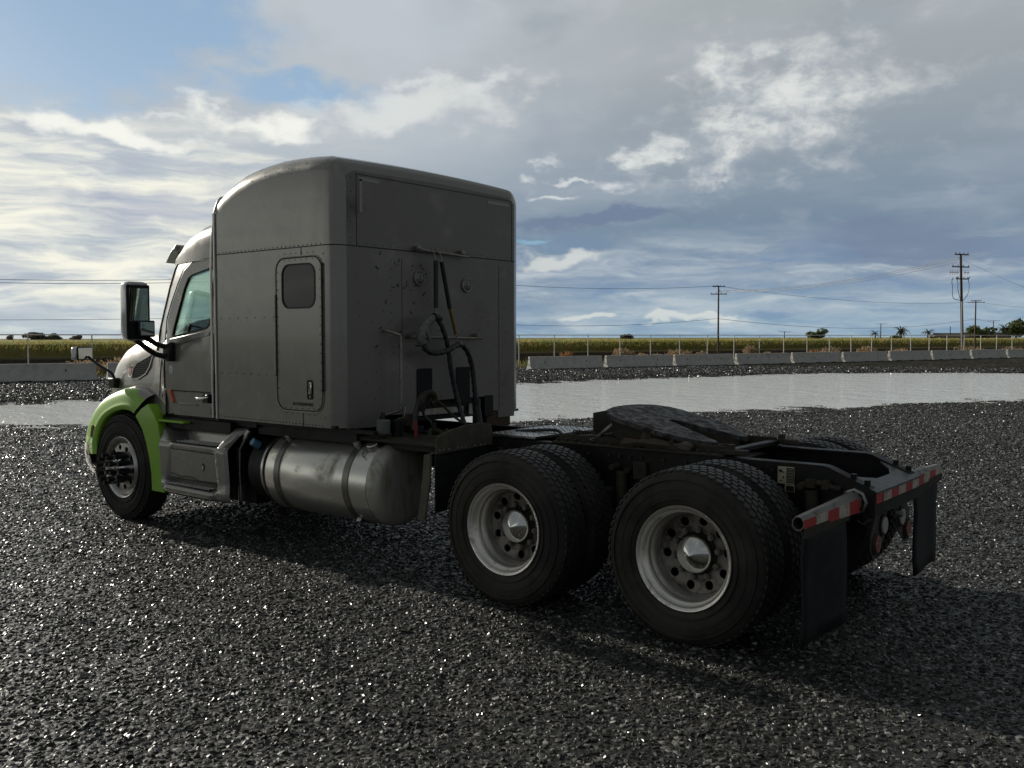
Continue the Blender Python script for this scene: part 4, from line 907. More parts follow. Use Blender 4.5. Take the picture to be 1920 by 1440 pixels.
# interior
box('dashboard', (5.55, 0, 1.66), (.42, 1.9, .34), dashm, T, .06)
for y in (.55, -.55):
    bm = bmesh.new(); add_box(bm, (4.95, y, 1.42), (.48, .5, .14)); add_box(bm, (4.75, y, 1.72), (.12, .46, .62), Euler((0, R(-8), 0)).to_matrix()); add_box(bm, (4.71, y, 2.10), (.09, .26, .16)); finish('seat', bm, seatm, T, bevel=.04)
bm = bmesh.new(); add_tube(bm, [Vector((5.17, .55, 1.86))+Matrix.Rotation(R(-25), 3, 'Y') @ Vector((0, .22*math.cos(a), .22*math.sin(a))) for a in [2*math.pi*k/24 for k in range(25)]], .014, 6); add_cyl(bm, (5.17, .55, 1.86), (5.45, .55, 1.7), .03); add_box(bm, (5.17, .55, 1.86), (.03, .40, .03)); finish('steering_wheel', bm, blackp, T)
# visor and its brackets
bm = bmesh.new(); rows = []
for y in np.linspace(-.88, .88, 15):
    c_ = .10*(1-(y/.88)**2); rows.append([bm.verts.new(p) for p in ((5.60+c_, y, 2.665), (5.70+c_, y, 2.60), (5.785+c_, y, 2.505), (5.775+c_, y, 2.495), (5.69+c_, y, 2.59), (5.595+c_, y, 2.65))])
for i in range(len(rows)-1):
    for k in range(6): bm.faces.new((rows[i][k], rows[i][(k+1) % 6], rows[i+1][(k+1) % 6], rows[i+1][k]))
bm.faces.new(rows[0]); bm.faces.new(rows[-1][::-1]); finish('sun_visor', bm, trimm, T, bevel=.003)
for y in (.80, 0, -.80): box('visor_bracket', (5.59+(.09 if y == 0 else 0), y, 2.59), (.17, .035, .05), blackp, T, .006, Euler((0, R(12), 0)).to_matrix())
# ---- hood
HX = [5.55, 5.8, 6.1, 6.4, 6.65, 6.85, 7.0, 7.08, 7.12]; HW = [1.08, 1.05, 1.03, 1.00, .955, .89, .79, .66, .42]; HT = [1.96, 1.94, 1.90, 1.83, 1.75, 1.64, 1.50, 1.36, 1.12]; HN = 4.5
def hood_y(x, z):
    w = ip(x, HX, HW); t_ = ip(x, HX, HT); q = min(max((z-.9)/(t_-.9), 0), 1); return w*(1-q**HN)**(1/HN)
bm = bmesh.new(); rows = []
for x in np.interp(np.linspace(0, 1, 26), np.linspace(0, 1, 9), HX):
    w = ip(x, HX, HW); t_ = ip(x, HX, HT); row = []
    for k in range(33):
        a = math.pi*k/32; cx_, sz_ = math.cos(a), math.sin(a); q = (abs(cx_)**HN+abs(sz_)**HN)**(-1/HN)
        y_, z_ = w*cx_*q, .9+(t_-.9)*sz_*q
        row.append(bm.verts.new((x, y_, z_+.02*max(0, 1-(y_/w)**2))))
    rows.append(row)
for i in range(len(rows)-1):
    for k in range(32): bm.faces.new((rows[i][k], rows[i][k+1], rows[i+1][k+1], rows[i+1][k]))
bm.faces.new(rows[-1]); hood = finish('hood', bm, paint, T, angle=50)
for s in (1, -1):
    hm_ = lambda u, v, d, s=s: (u, s*(hood_y(u, v)+.007+d), v)
    vp = [(5.83, 1.62), (5.87, 1.60), (6.12, 1.52), (6.17, 1.47), (6.19, 1.37), (6.05, 1.385), (5.92, 1.43), (5.86, 1.49)]
    vt = plate('hood_vent', vp, hm_, .006, mat('vent_mesh', (.05, .05, .048), .45, .6), hood, grid=.05, angle=60)
    c0 = (6.0, 1.49); plate('vent_rim', [(c0[0]+(x-c0[0])*1.14, c0[1]+(z-c0[1])*1.18) for x, z in vp], lambda u, v, d, s=s: (u, s*(hood_y(u, v)+.012+d), v), .012, paint, hood, holes=[vp], grid=.07)
    bm = bmesh.new()
    for zz in np.linspace(1.37, 1.60, 13):
        for xx in np.linspace(5.84, 6.18, 19):
            xq = xx+(.009 if int(round((zz-1.37)/.0192)) % 2 else 0)
            if inside((xq, zz), [(6.0+(x-6.0)*.92, 1.49+(z-1.49)*.92) for x, z in vp]): add_box(bm, (xq, s*(hood_y(xq, zz)+.010), zz), (.011, .006, .010))
    stuffed(finish('vent_perforation', bm, ink, hood))
    plate('badge_rim', circle(6.235, 1.44, .052, 22, .058), lambda u, v, d, s=s: (u, s*(hood_y(u, v)+.018+d), v), .014, chrome, hood)
    plate('badge', circle(6.235, 1.44, .038, 20, .044), lambda u, v, d, s=s: (u, s*(hood_y(u, v)+.022+d), v), .004, mat('red_badge', (.30, .05, .06), .3, coat=.5), hood)
bm = bmesh.new(); add_tube(bm, [(5.545, 1.115, 1.22), (5.548, 1.10, 1.45), (5.55, 1.07, 1.66), (5.555, 1.03, 1.82), (5.56, .96, 1.91)], .006, 6); finish('hood_gap', bm, dark, T)
box('grille', (7.13, 0, 1.0), (.05, .9, .6), chrome, T, .02)
# ---- fenders
inner = [(6.60, .60), (6.62, .70), (6.59, .78), (6.55, .86), (6.47, .95), (6.36, 1.01), (6.21, 1.06), (6.09, 1.077), (5.98, 1.072), (5.89, 1.04)]
outer = [(7.04, .60), (7.03, .70), (7.00, .82), (6.91, .96), (6.72, 1.13), (6.50, 1.225), (6.26, 1.285), (6.05, 1.32), (5.88, 1.31), (5.70, 1.245)]
for s in (1, -1):
    bm = bmesh.new(); rows = []
    for (xi, zi), (xo, zo) in zip(inner, outer):
        f1 = lambda a: (xi+(xo-xi)*a, zi+(zo-zi)*a)
        row = [(xi-.0, 1.03, zi+.0), (xi, 1.17, zi), (xi, 1.185, zi+.006)]
        for a, y in ((.22, 1.190), (.27, 1.178), (.5, 1.165), (.72, 1.145), (.88, 1.11), (.97, 1.06), (1.0, .99)):
            x_, z_ = f1(a); row.append((x_, y, z_))
        row += [(xo+.03, .88, zo+.005), (xo+.05, .72, zo-.01)]
        rows.append([bm.verts.new((x, s*y, z)) for x, y, z in row])
    for i in range(len(rows)-1):
        for k in range(len(rows[0])-1):
            f_ = bm.faces.new((rows[i][k], rows[i][k+1], rows[i+1][k+1], rows[i+1][k]))
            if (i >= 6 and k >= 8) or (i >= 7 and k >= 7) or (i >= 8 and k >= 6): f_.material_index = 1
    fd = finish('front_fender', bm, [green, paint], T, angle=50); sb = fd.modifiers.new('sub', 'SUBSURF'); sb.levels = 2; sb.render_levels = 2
    bm = bmesh.new(); add_box(bm, (6.70, s*1.178, .83), (.035, .02, .13), Euler((0, R(-14), 0)).to_matrix()); finish('marker_lamp', bm, mat('dark_amber', (.22, .07, .02), .25, coat=.5), fd, bevel=.004)
    rq = [(5.672, 1.150), (5.79, 1.095), (5.872, 1.028), (5.815, .975), (5.75, .905), (5.685, .785), (5.635, .64), (5.605, .50), (5.60, .335), (5.376, .335), (5.395, .62), (5.435, .821), (5.475, .974), (5.549, 1.054)]
    qf = plate('fender_extension', rq, lambda u, v, d, s=s: (u, s*(1.183+d-.12*max(0, v-1.0)), v), .11, green, T, grid=.08, bevel=.006)
    bm = bmesh.new(); add_box(bm, (5.28, s*1.12, 1.004), (.42, .10, .018)); finish('fender_strip', bm, green, T, bevel=.004)
    bm = bmesh.new(); rows = []
    for k in range(17):
        a = R(-25+230*k/16); rows.append([bm.verts.new((6.13+.56*math.cos(a), s*y, .53+.53*math.sin(a))) for y in (.5, 1.14)])
    for k in range(16): bm.faces.new((rows[k][0], rows[k][1], rows[k+1][1], rows[k+1][0]))
    bm.faces.new([r_[0] for r_ in rows]); finish('wheel_liner', bm, blackm, T)
    plate('cowl_lower', [(5.30, 1.07), (5.44, 1.06), (5.55, 1.22), (5.53, 1.28), (5.44, 1.30), (5.37, 1.15)], lambda u, v, d, s=s: (u, s*(1.10+d), v), .05, paint, T, bevel=.01)
    box('cab_underside', (5.0, s*.95, .985), (1.1, .3, .10), blackm, T)
box('engine_cover', (6.1, 0, .95), (1.9, 1.1, .7), blackm, T)
bm = bmesh.new(); rows = []
for y, x in ((1.165, 6.79), (1.165, 6.86), (1.13, 6.97), (1.02, 7.06), (.8, 7.12), (.4, 7.15), (0, 7.16), (-.4, 7.15), (-.8, 7.12), (-1.02, 7.06), (-1.13, 6.97), (-1.165, 6.86), (-1.165, 6.79)):
    rows.append([bm.verts.new((x+dx_, y*sc_, z)) for dx_, sc_, z in ((0, 1, .70), (0.005, 1.004, .60), (-.01, .995, .50), (-.05, .97, .40), (-.09, .94, .385))])
for i in range(len(rows)-1):
    for k in range(4): bm.faces.new((rows[i][k], rows[i][k+1], rows[i+1][k+1], rows[i+1][k]))
finish('front_bumper', bm, chrome, T, angle=60)
# ---- step fairing
zs_ = [.335, .345, .37, .40, .425, .428, .445, .47, .50, .52, .76, .785, .80, .815, .818, .835, .87, .93, .985, 1.0]
ym_ = [1.12, 1.20, 1.225, 1.232, 1.222, 1.205, 1.125, 1.135, 1.175, 1.182, 1.182, 1.192, 1.200, 1.190, .99, .985, .98, .965, .95, .85]
ye_ = [1.10, 1.17, 1.198, 1.205, 1.205, 1.205, 1.20, 1.198, 1.195, 1.195, 1.195, 1.195, 1.19, 1.185, 1.182, 1.178, 1.165, 1.13, 1.08, .85]
def fair_y(x, z):
    m_ = ip(z, zs_, ym_); e_ = ip(z, zs_, ye_)
    xa = ip(z, [.33, .5, .8, .98], [5.36, 5.33, 5.26, 5.50]); xb = ip(z, [.33, .5, .8, .98], [4.55, 4.50, 4.54, 4.40])
    k1 = min(max((xa-x)/.05, 0), 1); k2 = min(max((x-xb)/.06, 0), 1); k = k1*k2; k = k*k*(3-2*k)
    y = e_*(1-k)+m_*k
    xr = ip(z, [.33, .6, .8, .98], [4.38, 4.40, 4.42, 4.27]); 
    if x < xr+.09: q = min((xr+.09-x)/.12, 1); y -= .11*(1-math.sqrt(max(0, 1-q*q)))
    return y
fx = list(np.linspace(4.20, 4.62, 22))+list(np.linspace(4.66, 5.18, 10))+list(np.linspace(5.2, 5.54, 18)); fz = sorted(set(zs_+list(np.linspace(.335, 1., 20))))
bm = bmesh.new(); gr = []
for x in fx:
    row = []
    for z in fz:
        xr = ip(z, [.33, .6, .8, .98], [4.38, 4.40, 4.42, 4.27]); xf = ip(z, [.33, .8, .98], [5.385, 5.44, 5.50]); xx = xr+(x-4.20)/(5.54-4.20)*(xf-xr)
        zb = z+(.012*(xx-4.9) if z < .45 else 0)
        row.append(bm.verts.new((xx, fair_y(xx, z), zb)))
    gr.append(row)
for i in range(len(fx)-1):
    for k in range(len(fz)-1): bm.faces.new((gr[i][k], gr[i][k+1], gr[i+1][k+1], gr[i+1][k]))
sf = finish('step_fairing', bm, paint, T, angle=55)
plate('fairing_edge', [(4.39, .34), (4.405, .60), (4.42, .80), (4.29, .96), (4.25, .99), (4.22, .97), (4.36, .80), (4.365, .6), (4.35, .36)], lambda u, v, d: (u, 1.075+d+.0*u, v), .05, alu, T, bevel=.01)
td = plate('tool_door', [(5.25, .752), (4.58, .752), (4.53, .72), (4.50, .53), (4.53, .51), (4.80, .505), (4.9, .53), (5.12, .525), (5.25, .545)], lambda u, v, d: (u, 1.190+d, v), .006, paint, T, bevel=.003)
plate('door_gap', [(5.258, .760), (4.575, .760), (4.522, .724), (4.492, .525), (4.525, .502), (4.80, .497), (4.9, .52), (5.12, .517), (5.258, .537)], lambda u, v, d: (u, 1.1855+d, v), .004, dark, td)
plate('latch', circle(4.735, .63, .021, 16, .036), XZ(1.193), .004, blackp, td); plate('latch_paddle', circle(4.735, .625, .011, 12, .022), XZ(1.197), .004, chrome, td)
for (z, x0, x1, y0, y1) in ((.822, 4.57, 5.22, 1.01, 1.175), (.4365, 4.62, 5.30, 1.135, 1.205)):
    tp = box('step_tread', ((x0+x1)/2, (y0+y1)/2, z), (x1-x0, y1-y0, .006), hub_mat, T, .002)
    bm = bmesh.new()
    for i in range(22):
        for j in range(4 if y1-y0 > .1 else 2):
            add_cyl(bm, (x0+.02+i*(x1-x0-.04)/21+(.012 if j % 2 else 0), y0+.02+j*.038, z), (x0+.02+i*(x1-x0-.04)/21+(.012 if j % 2 else 0), y0+.02+j*.038, z+.012), .009, .006, 6)
    stuffed(finish('tread_grips', bm, alu, tp))
box('step_back', (4.85, .80, .62), (1.1, .3, .6), blackm, T)
# ---- aftertreatment canister and fuel tank
cyl('def_tank', (4.02, .78, .64), (4.24, .78, .64), .31, blackm, T, n=40, bevel=.02)
bm = bmesh.new(); add_lathe(bm, [(4.015, .30), (4.005, .312), (4.005, .325), (4.03, .325)], 48, 'x', (0, .78, .64)); finish('tank_band', bm, alu, T)
cyl('filler_cap', (4.15, 1.02, .85), (4.16, 1.09, .89), .035, blueknob, T, n=12, bevel=.006)
tk = bpy.data.objects.new('x', None); bpy.data.objects.remove(tk)
bm = bmesh.new(); add_lathe(bm, [(2.685, .328), (2.692, .330), (3.915, .330), (3.935, .322)], 72, 'x', (0, .81, .64)); tank = finish('fuel_tank', bm, alu_tank, T, angle=40)
bm = bmesh.new(); add_lathe(bm, [(2.69, .331), (2.668, .329), (2.636, .320), (2.612, .302), (2.600, .280), (2.592, .262), (2.584, .15), (2.582, .004)], 72, 'x', (0, .81, .64)); finish('tank_end', bm, alu_cap, tank, angle=60)
bm = bmesh.new(); add_lathe(bm, [(3.93, .322), (3.95, .30), (3.965, .2), (3.97, .02)], 48, 'x', (0, .81, .64)); finish('tank_end', bm, alu_cap, tank, angle=60)
seam_b = bmesh.new(); add_lathe(seam_b, [(2.688, .3315), (2.692, .3335), (2.696, .3315)], 72, 'x', (0, .81, .64)); finish('weld_bead', seam_b, alu, tank)
for x in (3.77, 2.925):
    bm = bmesh.new(); add_lathe(bm, [(x-.032, .3315), (x-.032, .337), (x+.032, .337), (x+.032, .3315)], 72, 'x', (0, .81, .64)); st_ = finish('tank_strap', bm, mat('strap_steel', (.20, .19, .17), .38, .8), tank)
    box('strap_buckle', (x, 1.0, .935), (.055, .03, .07), galv, tank, .004, Euler((R(-35), 0, 0)).to_matrix()); box('strap_edge', (x-.036, .81, .64+.335), (.006, .2, .006), blackp, tank, 0)
box('strap_bolt', (2.905, 1.00, .365), (.045, .03, .06), alu, tank, .004, Euler((R(35), 0, 0)).to_matrix())
cyl('fuel_cap', (2.77, .975, .925), (2.77, .995, .965), .052, alu, tank, n=24, bevel=.008); cyl('filler_neck', (2.77, .93, .90), (2.77, .957, .94), .062, alu, tank, n=24)
tube('cap_chain', spline([(2.80, 1.01, .93), (2.81, 1.06, .885), (2.77, 1.085, .865)], 4), .006, galv, tank, n=6)
box('tank_hanger', (3.74, .46, .8), (.09, .10, .5), blackm, T); box('tank_hanger', (2.83, .46, .8), (.09, .10, .5), blackm, T)
# ---- chassis
rail = [(-.83, .73), (-.83, .872), (-.80, .90), (-.56, 1.0), (-.52, 1.007), (6.85, 1.007), (6.85, .74), (-.40, .735)]
for s in (1, -1):
    bm = bmesh.new(); add_plate(bm, rail, lambda u, v, d, s=s: (u, s*(.432+d), v), .009)
    top = [(-.83, .872), (-.80, .90), (-.56, 1.0), (-.52, 1.007), (6.85, 1.007)]
    for zo in (0,):
        pa = [bm.verts.new((x, s*.434, z+.001)) for x, z in top]; pb = [bm.verts.new((x, s*.348, z+.001)) for x, z in top]
        pc = [bm.verts.new((x, s*.434, z-.010)) for x, z in top]; pd_ = [bm.verts.new((x, s*.348, z-.010)) for x, z in top]
        for k in range(4): bm.faces.new((pa[k], pa[k+1], pb[k+1], pb[k])); bm.faces.new((pc[k], pd_[k], pd_[k+1], pc[k+1])); bm.faces.new((pa[k], pc[k], pc[k+1], pa[k+1])); bm.faces.new((pb[k], pb[k+1], pd_[k+1], pd_[k]))
    add_box(bm, (3.1, s*.39, .738), (7.3, .088, .009)); finish('frame_rail', bm, blackm, T, smooth=False)
for x in (.2, .66, 1.15, 2.2, 3.2, 4.4): box('crossmember', (x, 0, .86), (.10, .84, .2), blackm, T)
bm = bmesh.new()
for x in np.arange(-.3, 2.6, .085): add_cyl(bm, (x, .432, .955 if int(x*20) % 3 else .82), (x, .447, .955 if int(x*20) % 3 else .82), .011, n=6)
stuffed(finish('frame_bolts', bm, grime, T))
# fifth wheel base: rails, brackets, lumps of grease
for s in (1, -1):
    bm = bmesh.new(); add_box(bm, (.78, s*.415, 1.018), (1.35, .10, .012)); add_box(bm, (.78, s*.368, 1.045), (1.35, .012, .05)); mr = finish('mounting_rail', bm, grime, T, bevel=.002)
    bm = bmesh.new()
    for x in np.arange(.15, 1.45, .075): add_cyl(bm, (x, s*.425, 1.024), (x, s*.425, 1.044), .015, n=6)
    stuffed(finish('rail_bolts', bm, grime, mr))
    br = plate('pedestal', [(.45, 1.024), (1.0, 1.024), (.95, 1.07), (.82, 1.17), (.70, 1.17), (.55, 1.08)], lambda u, v, d, s=s: (u, s*(.34+d), v), .10, grime, T, bevel=.006)
    for x in (.40, -.02): bm = bmesh.new(); add_box(bm, (x+.06, s*.40, 1.04), (.14, .07, .035)); add_box(bm, (x+.10, s*.40, 1.07), (.035, .06, .04)); finish('stop_block', bm, grime, T, bevel=.006)
box('cross_tie', (.12, 0, 1.035), (.07, .86, .03), blackm, T); box('base_plate', (.75, 0, 1.02), (.8, .70, .02), grime, T)
bm = bmesh.new(); gp_ = spline([(.9, .40, 1.03), (.75, .42, 1.06), (.5, .40, 1.05), (.35, .41, 1.03)], 4); add_tube(bm, gp_, lambda q: .045*(.6+.6*math.sin(q*9)**2), 8); add_tube(bm, [(.72, .39, 1.04), (.68, .39, 1.13), (.66, .37, 1.15)], .05, 8); finish('grease_lump', bm, mat('grease', (.05, .035, .022), .55, bump=1., bscale=18.), T)
tl_c = math.tan(R(13)); pv = .80
def fwmap(u, v, d): return (u, v, 1.198+(u-pv)*tl_c+d*.97-(.0))
def fwarc():
    pts = [(.30, .185), (.262, .215), (.272, .27), (.38, .37), (.54, .45), (.90, .462), (.99, .43), (1.07, .33), (1.115, .17), (1.125, 0)]
    slot = [(.30, -.185), (.50, -.115), (.66, -.055), (.70, -.053), (.735, -.035), (.75, 0), (.735, .035), (.70, .053), (.66, .055), (.50, .115)]
    return pts+[(x, -y) for x, y in pts[:-1][::-1]]+slot
fw_p = plate('fifth_wheel', fwarc(), fwmap, .035, fifth_m, T, grid=.09, bevel=.008)
sk = fwarc()
bm = bmesh.new(); pin = [(pv+(x-pv)*.93, y*.93) for x, y in fwarc()]
nn = len(pin); va = [bm.verts.new(fwmap(x, y, -.03)) for x, y in pin]; vb = [bm.verts.new((pv+(fwmap(x, y, 0)[0]-pv)*.97, y*.97, fwmap(x, y, -.03)[2]-(.125 if x > .5 else (.10 if x > .31 else .06)))) for x, y in pin]
for k in range(nn): bm.faces.new((va[k], va[(k+1) % nn], vb[(k+1) % nn], vb[k]))
finish('plate_skirt', bm, grime, fw_p, angle=30)
bm = bmesh.new()
for y in (-.25, .25): add_box(bm, (.75, y, 1.11), (.62, .03, .09), Euler((0, -R(13), 0)).to_matrix())
add_box(bm, (.95, 0, 1.16), (.3, .5, .06), Euler((0, -R(13), 0)).to_matrix()); finish('plate_ribs', bm, grime, fw_p)
tube('release_handle', spline([(1.02, .33, 1.16), (1.05, .35, 1.13), (1.12, .36, 1.07), (1.18, .37, 1.04)], 5), .012, steelbar, fw_p, n=6)
box('bracket_plate', (1.25, .08, 1.135), (.012, .44, .19), MATS.get('dusty_guard') or mat('dusty_guard', (.062, .058, .043), .8, c2=(.09, .08, .055), nscale=9), T, .004, Euler((0, 0, R(12))).to_matrix())
bm = bmesh.new(); add_tube(bm, [Vector((1.0+.42*q, .33-.1*q, 1.06))+Vector((0, .028*math.cos(q*110), .028*math.sin(q*110))) for q in np.linspace(0, 1, 130)], .006, 5); finish('release_spring', bm, grime, T)
tube('air_hose', spline([(2.0, .2, 1.04), (1.7, .1, 1.06), (1.45, .3, 1.05), (1.25, .36, 1.06), (1.0, .3, 1.09)], 6), .013, hosem, T, n=8)
# catwalk and guard
cw = box('catwalk', (1.86, .02, 1.030), (.46, .82, .02), alu, T, .003)
bm = bmesh.new()
for i in range(15):
    for j in range(24): add_box(bm, (1.66+i*.03, -.36+j*.033, 1.041), (.016, .005, .004), Euler((0, 0, R(45 if (i+j) % 2 else -45))).to_matrix())
stuffed(finish('checker_pattern', bm, alu, cw))
gt = [(.42, .955), (1.05, .935), (1.05, 1.055), (.98, 1.085), (.75, 1.125), (.55, 1.13), (.44, 1.11)]
gp1 = plate('guard_bracket', gt, YZ(2.04), .015, mat('dusty_guard', (.062, .058, .043), .8, c2=(.09, .08, .055), nscale=9), T, bevel=.003)
rivets('guard_bolts', [(2.04, y, .962) for y in (1.02, .98, .92, .82, .78, .74, .63, .57, .52)], (-1, 0, 0), galv, gp1, .011)
box('guard_flap', (2.06, .74, .735), (.012, .62, .44), flap_m, T); box('cylinder_cap', (2.03, .70, .75), (.02, .035, .035), grime, T, .008)
plate('guard_edge', [(1.98, .957), (2.03, .96), (2.0, .78), (1.99, .49), (2.06, .49), (2.07, .78), (2.09, .94)], lambda u, v, d: (u, 1.13+d+.10*(.96-v)/.46, v), .02, MATS['dusty_guard'], T, bevel=.004)
# ---- wheels
def tyre_profile(w, Ro=.508):
    h = w/2
    return [(-h+.03, .292), (-h+.008, .33), (-h, .385), (-h+.004, .44), (-h+.018, .478), (-h+.034, .500), (-h+.05, Ro), (0, Ro+.002), (h-.05, Ro), (h-.034, .500), (h-.018, .478), (h-.004, .44), (h, .385), (h-.008, .33), (h-.03, .292)]
def tyre_mesh(name, w):
    bm = bmesh.new(); add_lathe(bm, tyre_profile(w), 88, 'y'); h = w/2
    for s in (-1, 1):
        for r_, d_ in ((.345, .0025), (.40, .003), (.455, .0025)): add_lathe(bm, [(s*(h-.012), r_-.006), (s*(h+d_), r_-.003), (s*(h+d_), r_+.003), (s*(h-.012), r_+.006)], 88, 'y')
    me = bpy.data.meshes.new(name); bmesh.ops.recalc_face_normals(bm, faces=bm.faces); bm.to_mesh(me); bm.free(); return me
def tread_mesh(name, w, rows=5, n=62, style=0):
    bm = bmesh.new(); h = w/2-.022; wd = 2*h/rows
    for r_ in range(rows):
        for k in range(n):
            a = 2*math.pi*(k+(.5 if r_ % 2 else 0))/n; da = 2*math.pi/n*.43; y0 = -h+r_*wd; g_ = .004
            hexs = [(-da, y0+g_+wd*.18), (-da*.25, y0+g_), (da*.7, y0+g_), (da, y0+wd*.82-g_), (da*.25, y0+wd-g_), (-da*.7, y0+wd-g_)]
            edge = .0 if 0 < r_ < rows-1 else .006
            pts = []
            for lv, sc_ in ((.500, 1.), (.5155, .93)):
                ring = []
                for (aa, yy) in hexs:
                    yc = y0+wd/2; y2 = yc+(yy-yc)*sc_; rr = lv-(edge*abs(y2)/h if lv > .51 else 0)
                    a2 = a+aa*sc_; ring.append(bm.verts.new((rr*math.cos(a2), y2, rr*math.sin(a2))))
                pts.append(ring)
            for i in range(6): bm.faces.new((pts[0][i], pts[0][(i+1) % 6], pts[1][(i+1) % 6], pts[1][i]))
            bm.faces.new(pts[1])
    me = bpy.data.meshes.new(name); bmesh.ops.recalc_face_normals(bm, faces=bm.faces); bm.to_mesh(me); bm.free(); return me
ty_me = tyre_mesh('tyre', .275); tr_me = tread_mesh('tread', .275)
for me_, m_ in ((ty_me, rubber), (tr_me, tread_m)):
    me_.materials.append(m_); me_.polygons.foreach_set('use_smooth', [me_ is ty_me]*len(me_.polygons))
    if me_ is ty_me: me_.set_sharp_from_angle(angle=R(45))
def disc_with_holes(name, y, ro, ri, hr, hn, hs, m, parent, th=.012, dish=0.):
    holes = [circle(hr*math.cos(2*math.pi*(k+.35)/hn), hr*math.sin(2*math.pi*(k+.35)/hn), hs, 16) for k in range(hn)]+([circle(0, 0, ri, 32)] if ri else [])
    f = lambda u, v, d: (u, y+d+dish*(math.hypot(u, v)/ro)**2, v)
    return plate(name, circle(0, 0, ro, 64), f, th, m, parent, holes=holes, grid=.05, angle=50)
def drive_wheel():
    w = empty('wheel'); w.parent = T                      # origin at the hub, outer face towards +Y
    for yc in (-.1375,):
        o = bpy.data.objects.new('tyre', ty_me); col.objects.link(o); o.parent = w; o.location = (0, yc, 0)
        o = stuffed(bpy.data.objects.new('tread', tr_me)); col.objects.link(o); o.parent = w; o.location = (0, yc, 0)
    bm = bmesh.new(); add_lathe(bm, [(-.035, .290), (-.020, .302), (-.012, .306), (-.008, .303), (-.010, .292), (-.022, .284), (-.045, .278), (-.052, .266), (-.062, .258), (-.085, .255), (-.10, .252), (-.112, .242), (-.19, .238)], 80, 'y')
    finish('rim', bm, rim_mat, w, angle=50)
    disc_with_holes('wheel_disc', -.205, .236, .105, .196, 10, .027, disc_mat, w, dish=.02)
    bm = bmesh.new(); add_lathe(bm, [(-.23, .26), (-.26, .27), (-.30, .27)], 40, 'y'); add_cyl(bm, (0, -.42, 0), (0, -.26, 0), .25, n=32); finish('brake_drum', bm, blackp, w)
    bm = bmesh.new(); add_lathe(bm, [(-.205, .128), (-.188, .128), (-.180, .120), (-.165, .116), (-.150, .112), (-.148, .02)], 40, 'y'); finish('axle_hub', bm, hub_mat, w)
    for k in range(10):
        a = 2*math.pi*(k+.2)/10; c_ = Vector((.1425*math.cos(a), 0, .1425*math.sin(a)))
        bm = bmesh.new(); add_cyl(bm, c_+Vector((0, -.20, 0)), c_+Vector((0, -.168, 0)), .021, .0195, 6); add_cyl(bm, c_+Vector((0, -.17, 0)), c_+Vector((0, -.160, 0)), .012, n=8); finish('lug_nut', bm, nut_mat, w)
    bm = bmesh.new(); add_lathe(bm, [(-.165, .112), (-.150, .112), (-.142, .108), (-.135, .100), (-.117, .055), (-.095, .004), (-.0945, .001)], 56, 'y'); finish('hub_cap', bm, mat('hubcap_chrome', (.62, .61, .58), .13, 1., rvar=.05), w, angle=30)
    return w
def inner_tyre():
    w = empty('inner_wheel'); w.parent = T
    o = bpy.data.objects.new('tyre', ty_me); col.objects.link(o); o.parent = w
    o = stuffed(bpy.data.objects.new('tread', tr_me)); col.objects.link(o); o.parent = w
    bm = bmesh.new(); add_lathe(bm, [(.12, .30), (.10, .26), (-.10, .26), (-.12, .30)], 40, 'y'); finish('rim', bm, disc_mat, w); return w
WZ = .509
def rot_copy(o, loc, rz, ry):
    c_ = copy_tree(o, T); c_.location = loc; c_.rotation_euler = (0, ry, rz); return c_
dw = drive_wheel(); dw.location = (0, 1.195, WZ); dw.rotation_euler = (0, .33, 0)
rot_copy(dw, (1.3286, 1.195, WZ), 0, 1.25)
iw = inner_tyre(); iw.location = (0, .725, WZ)
rot_copy(iw, (1.3286, .725, WZ), 0, .5)
for x in (0, 1.3286): rot_copy(dw, (x, -1.195, WZ), math.pi, x+.2); rot_copy(iw, (x, -.725, WZ), math.pi, .3)
def steer_wheel():
    w = empty('front_wheel'); w.parent = T
    o = bpy.data.objects.new('tyre', ty_me); col.objects.link(o); o.parent = w; o.location = (0, -.1375, 0)
    o = stuffed(bpy.data.objects.new('tread', tr_me)); col.objects.link(o); o.parent = w; o.location = (0, -.1375, 0)
    bm = bmesh.new(); add_lathe(bm, [(-.04, .288), (-.022, .300), (-.014, .304), (-.010, .300), (-.014, .288), (-.034, .278), (-.06, .270), (-.07, .262), (-.064, .250), (-.03, .238), (-.022, .225)], 72, 'y'); finish('rim', bm, alu, w, angle=60)
    disc_with_holes('wheel_disc', -.022, .227, .085, .196, 10, .027, alu, w, dish=-.006)
    bm = bmesh.new(); add_lathe(bm, [(-.05, .10), (.0, .10), (.035, .085), (.05, .075), (.052, .01)], 32, 'y'); finish('axle_hub', bm, chrome, w)
    for k in range(10):
        a = 2*math.pi*(k+.5)/10; c_ = Vector((.128*math.cos(a), 0, .128*math.sin(a)))
        bm = bmesh.new(); add_cyl(bm, c_+Vector((0, -.02, 0)), c_+Vector((0, .10, 0)), .025, n=6); add_cyl(bm, c_+Vector((0, .10, 0)), c_+Vector((0, .175, 0)), .023, .0215, 6); lc = finish('lug_nut_cover', bm, blackp, w)
        bm = bmesh.new(); add_cyl(bm, c_+Vector((0, .092, 0)), c_+Vector((0, .112, 0)), .0262, n=6); finish('joint_ring', bm, alu, w)
    return w
fwh = steer_wheel(); fwh.location = (6.1626, 1.185, WZ); fwh.rotation_euler = (0, .1, 0)
rot_copy(fwh, (6.1626, -1.185, WZ), math.pi, .3)
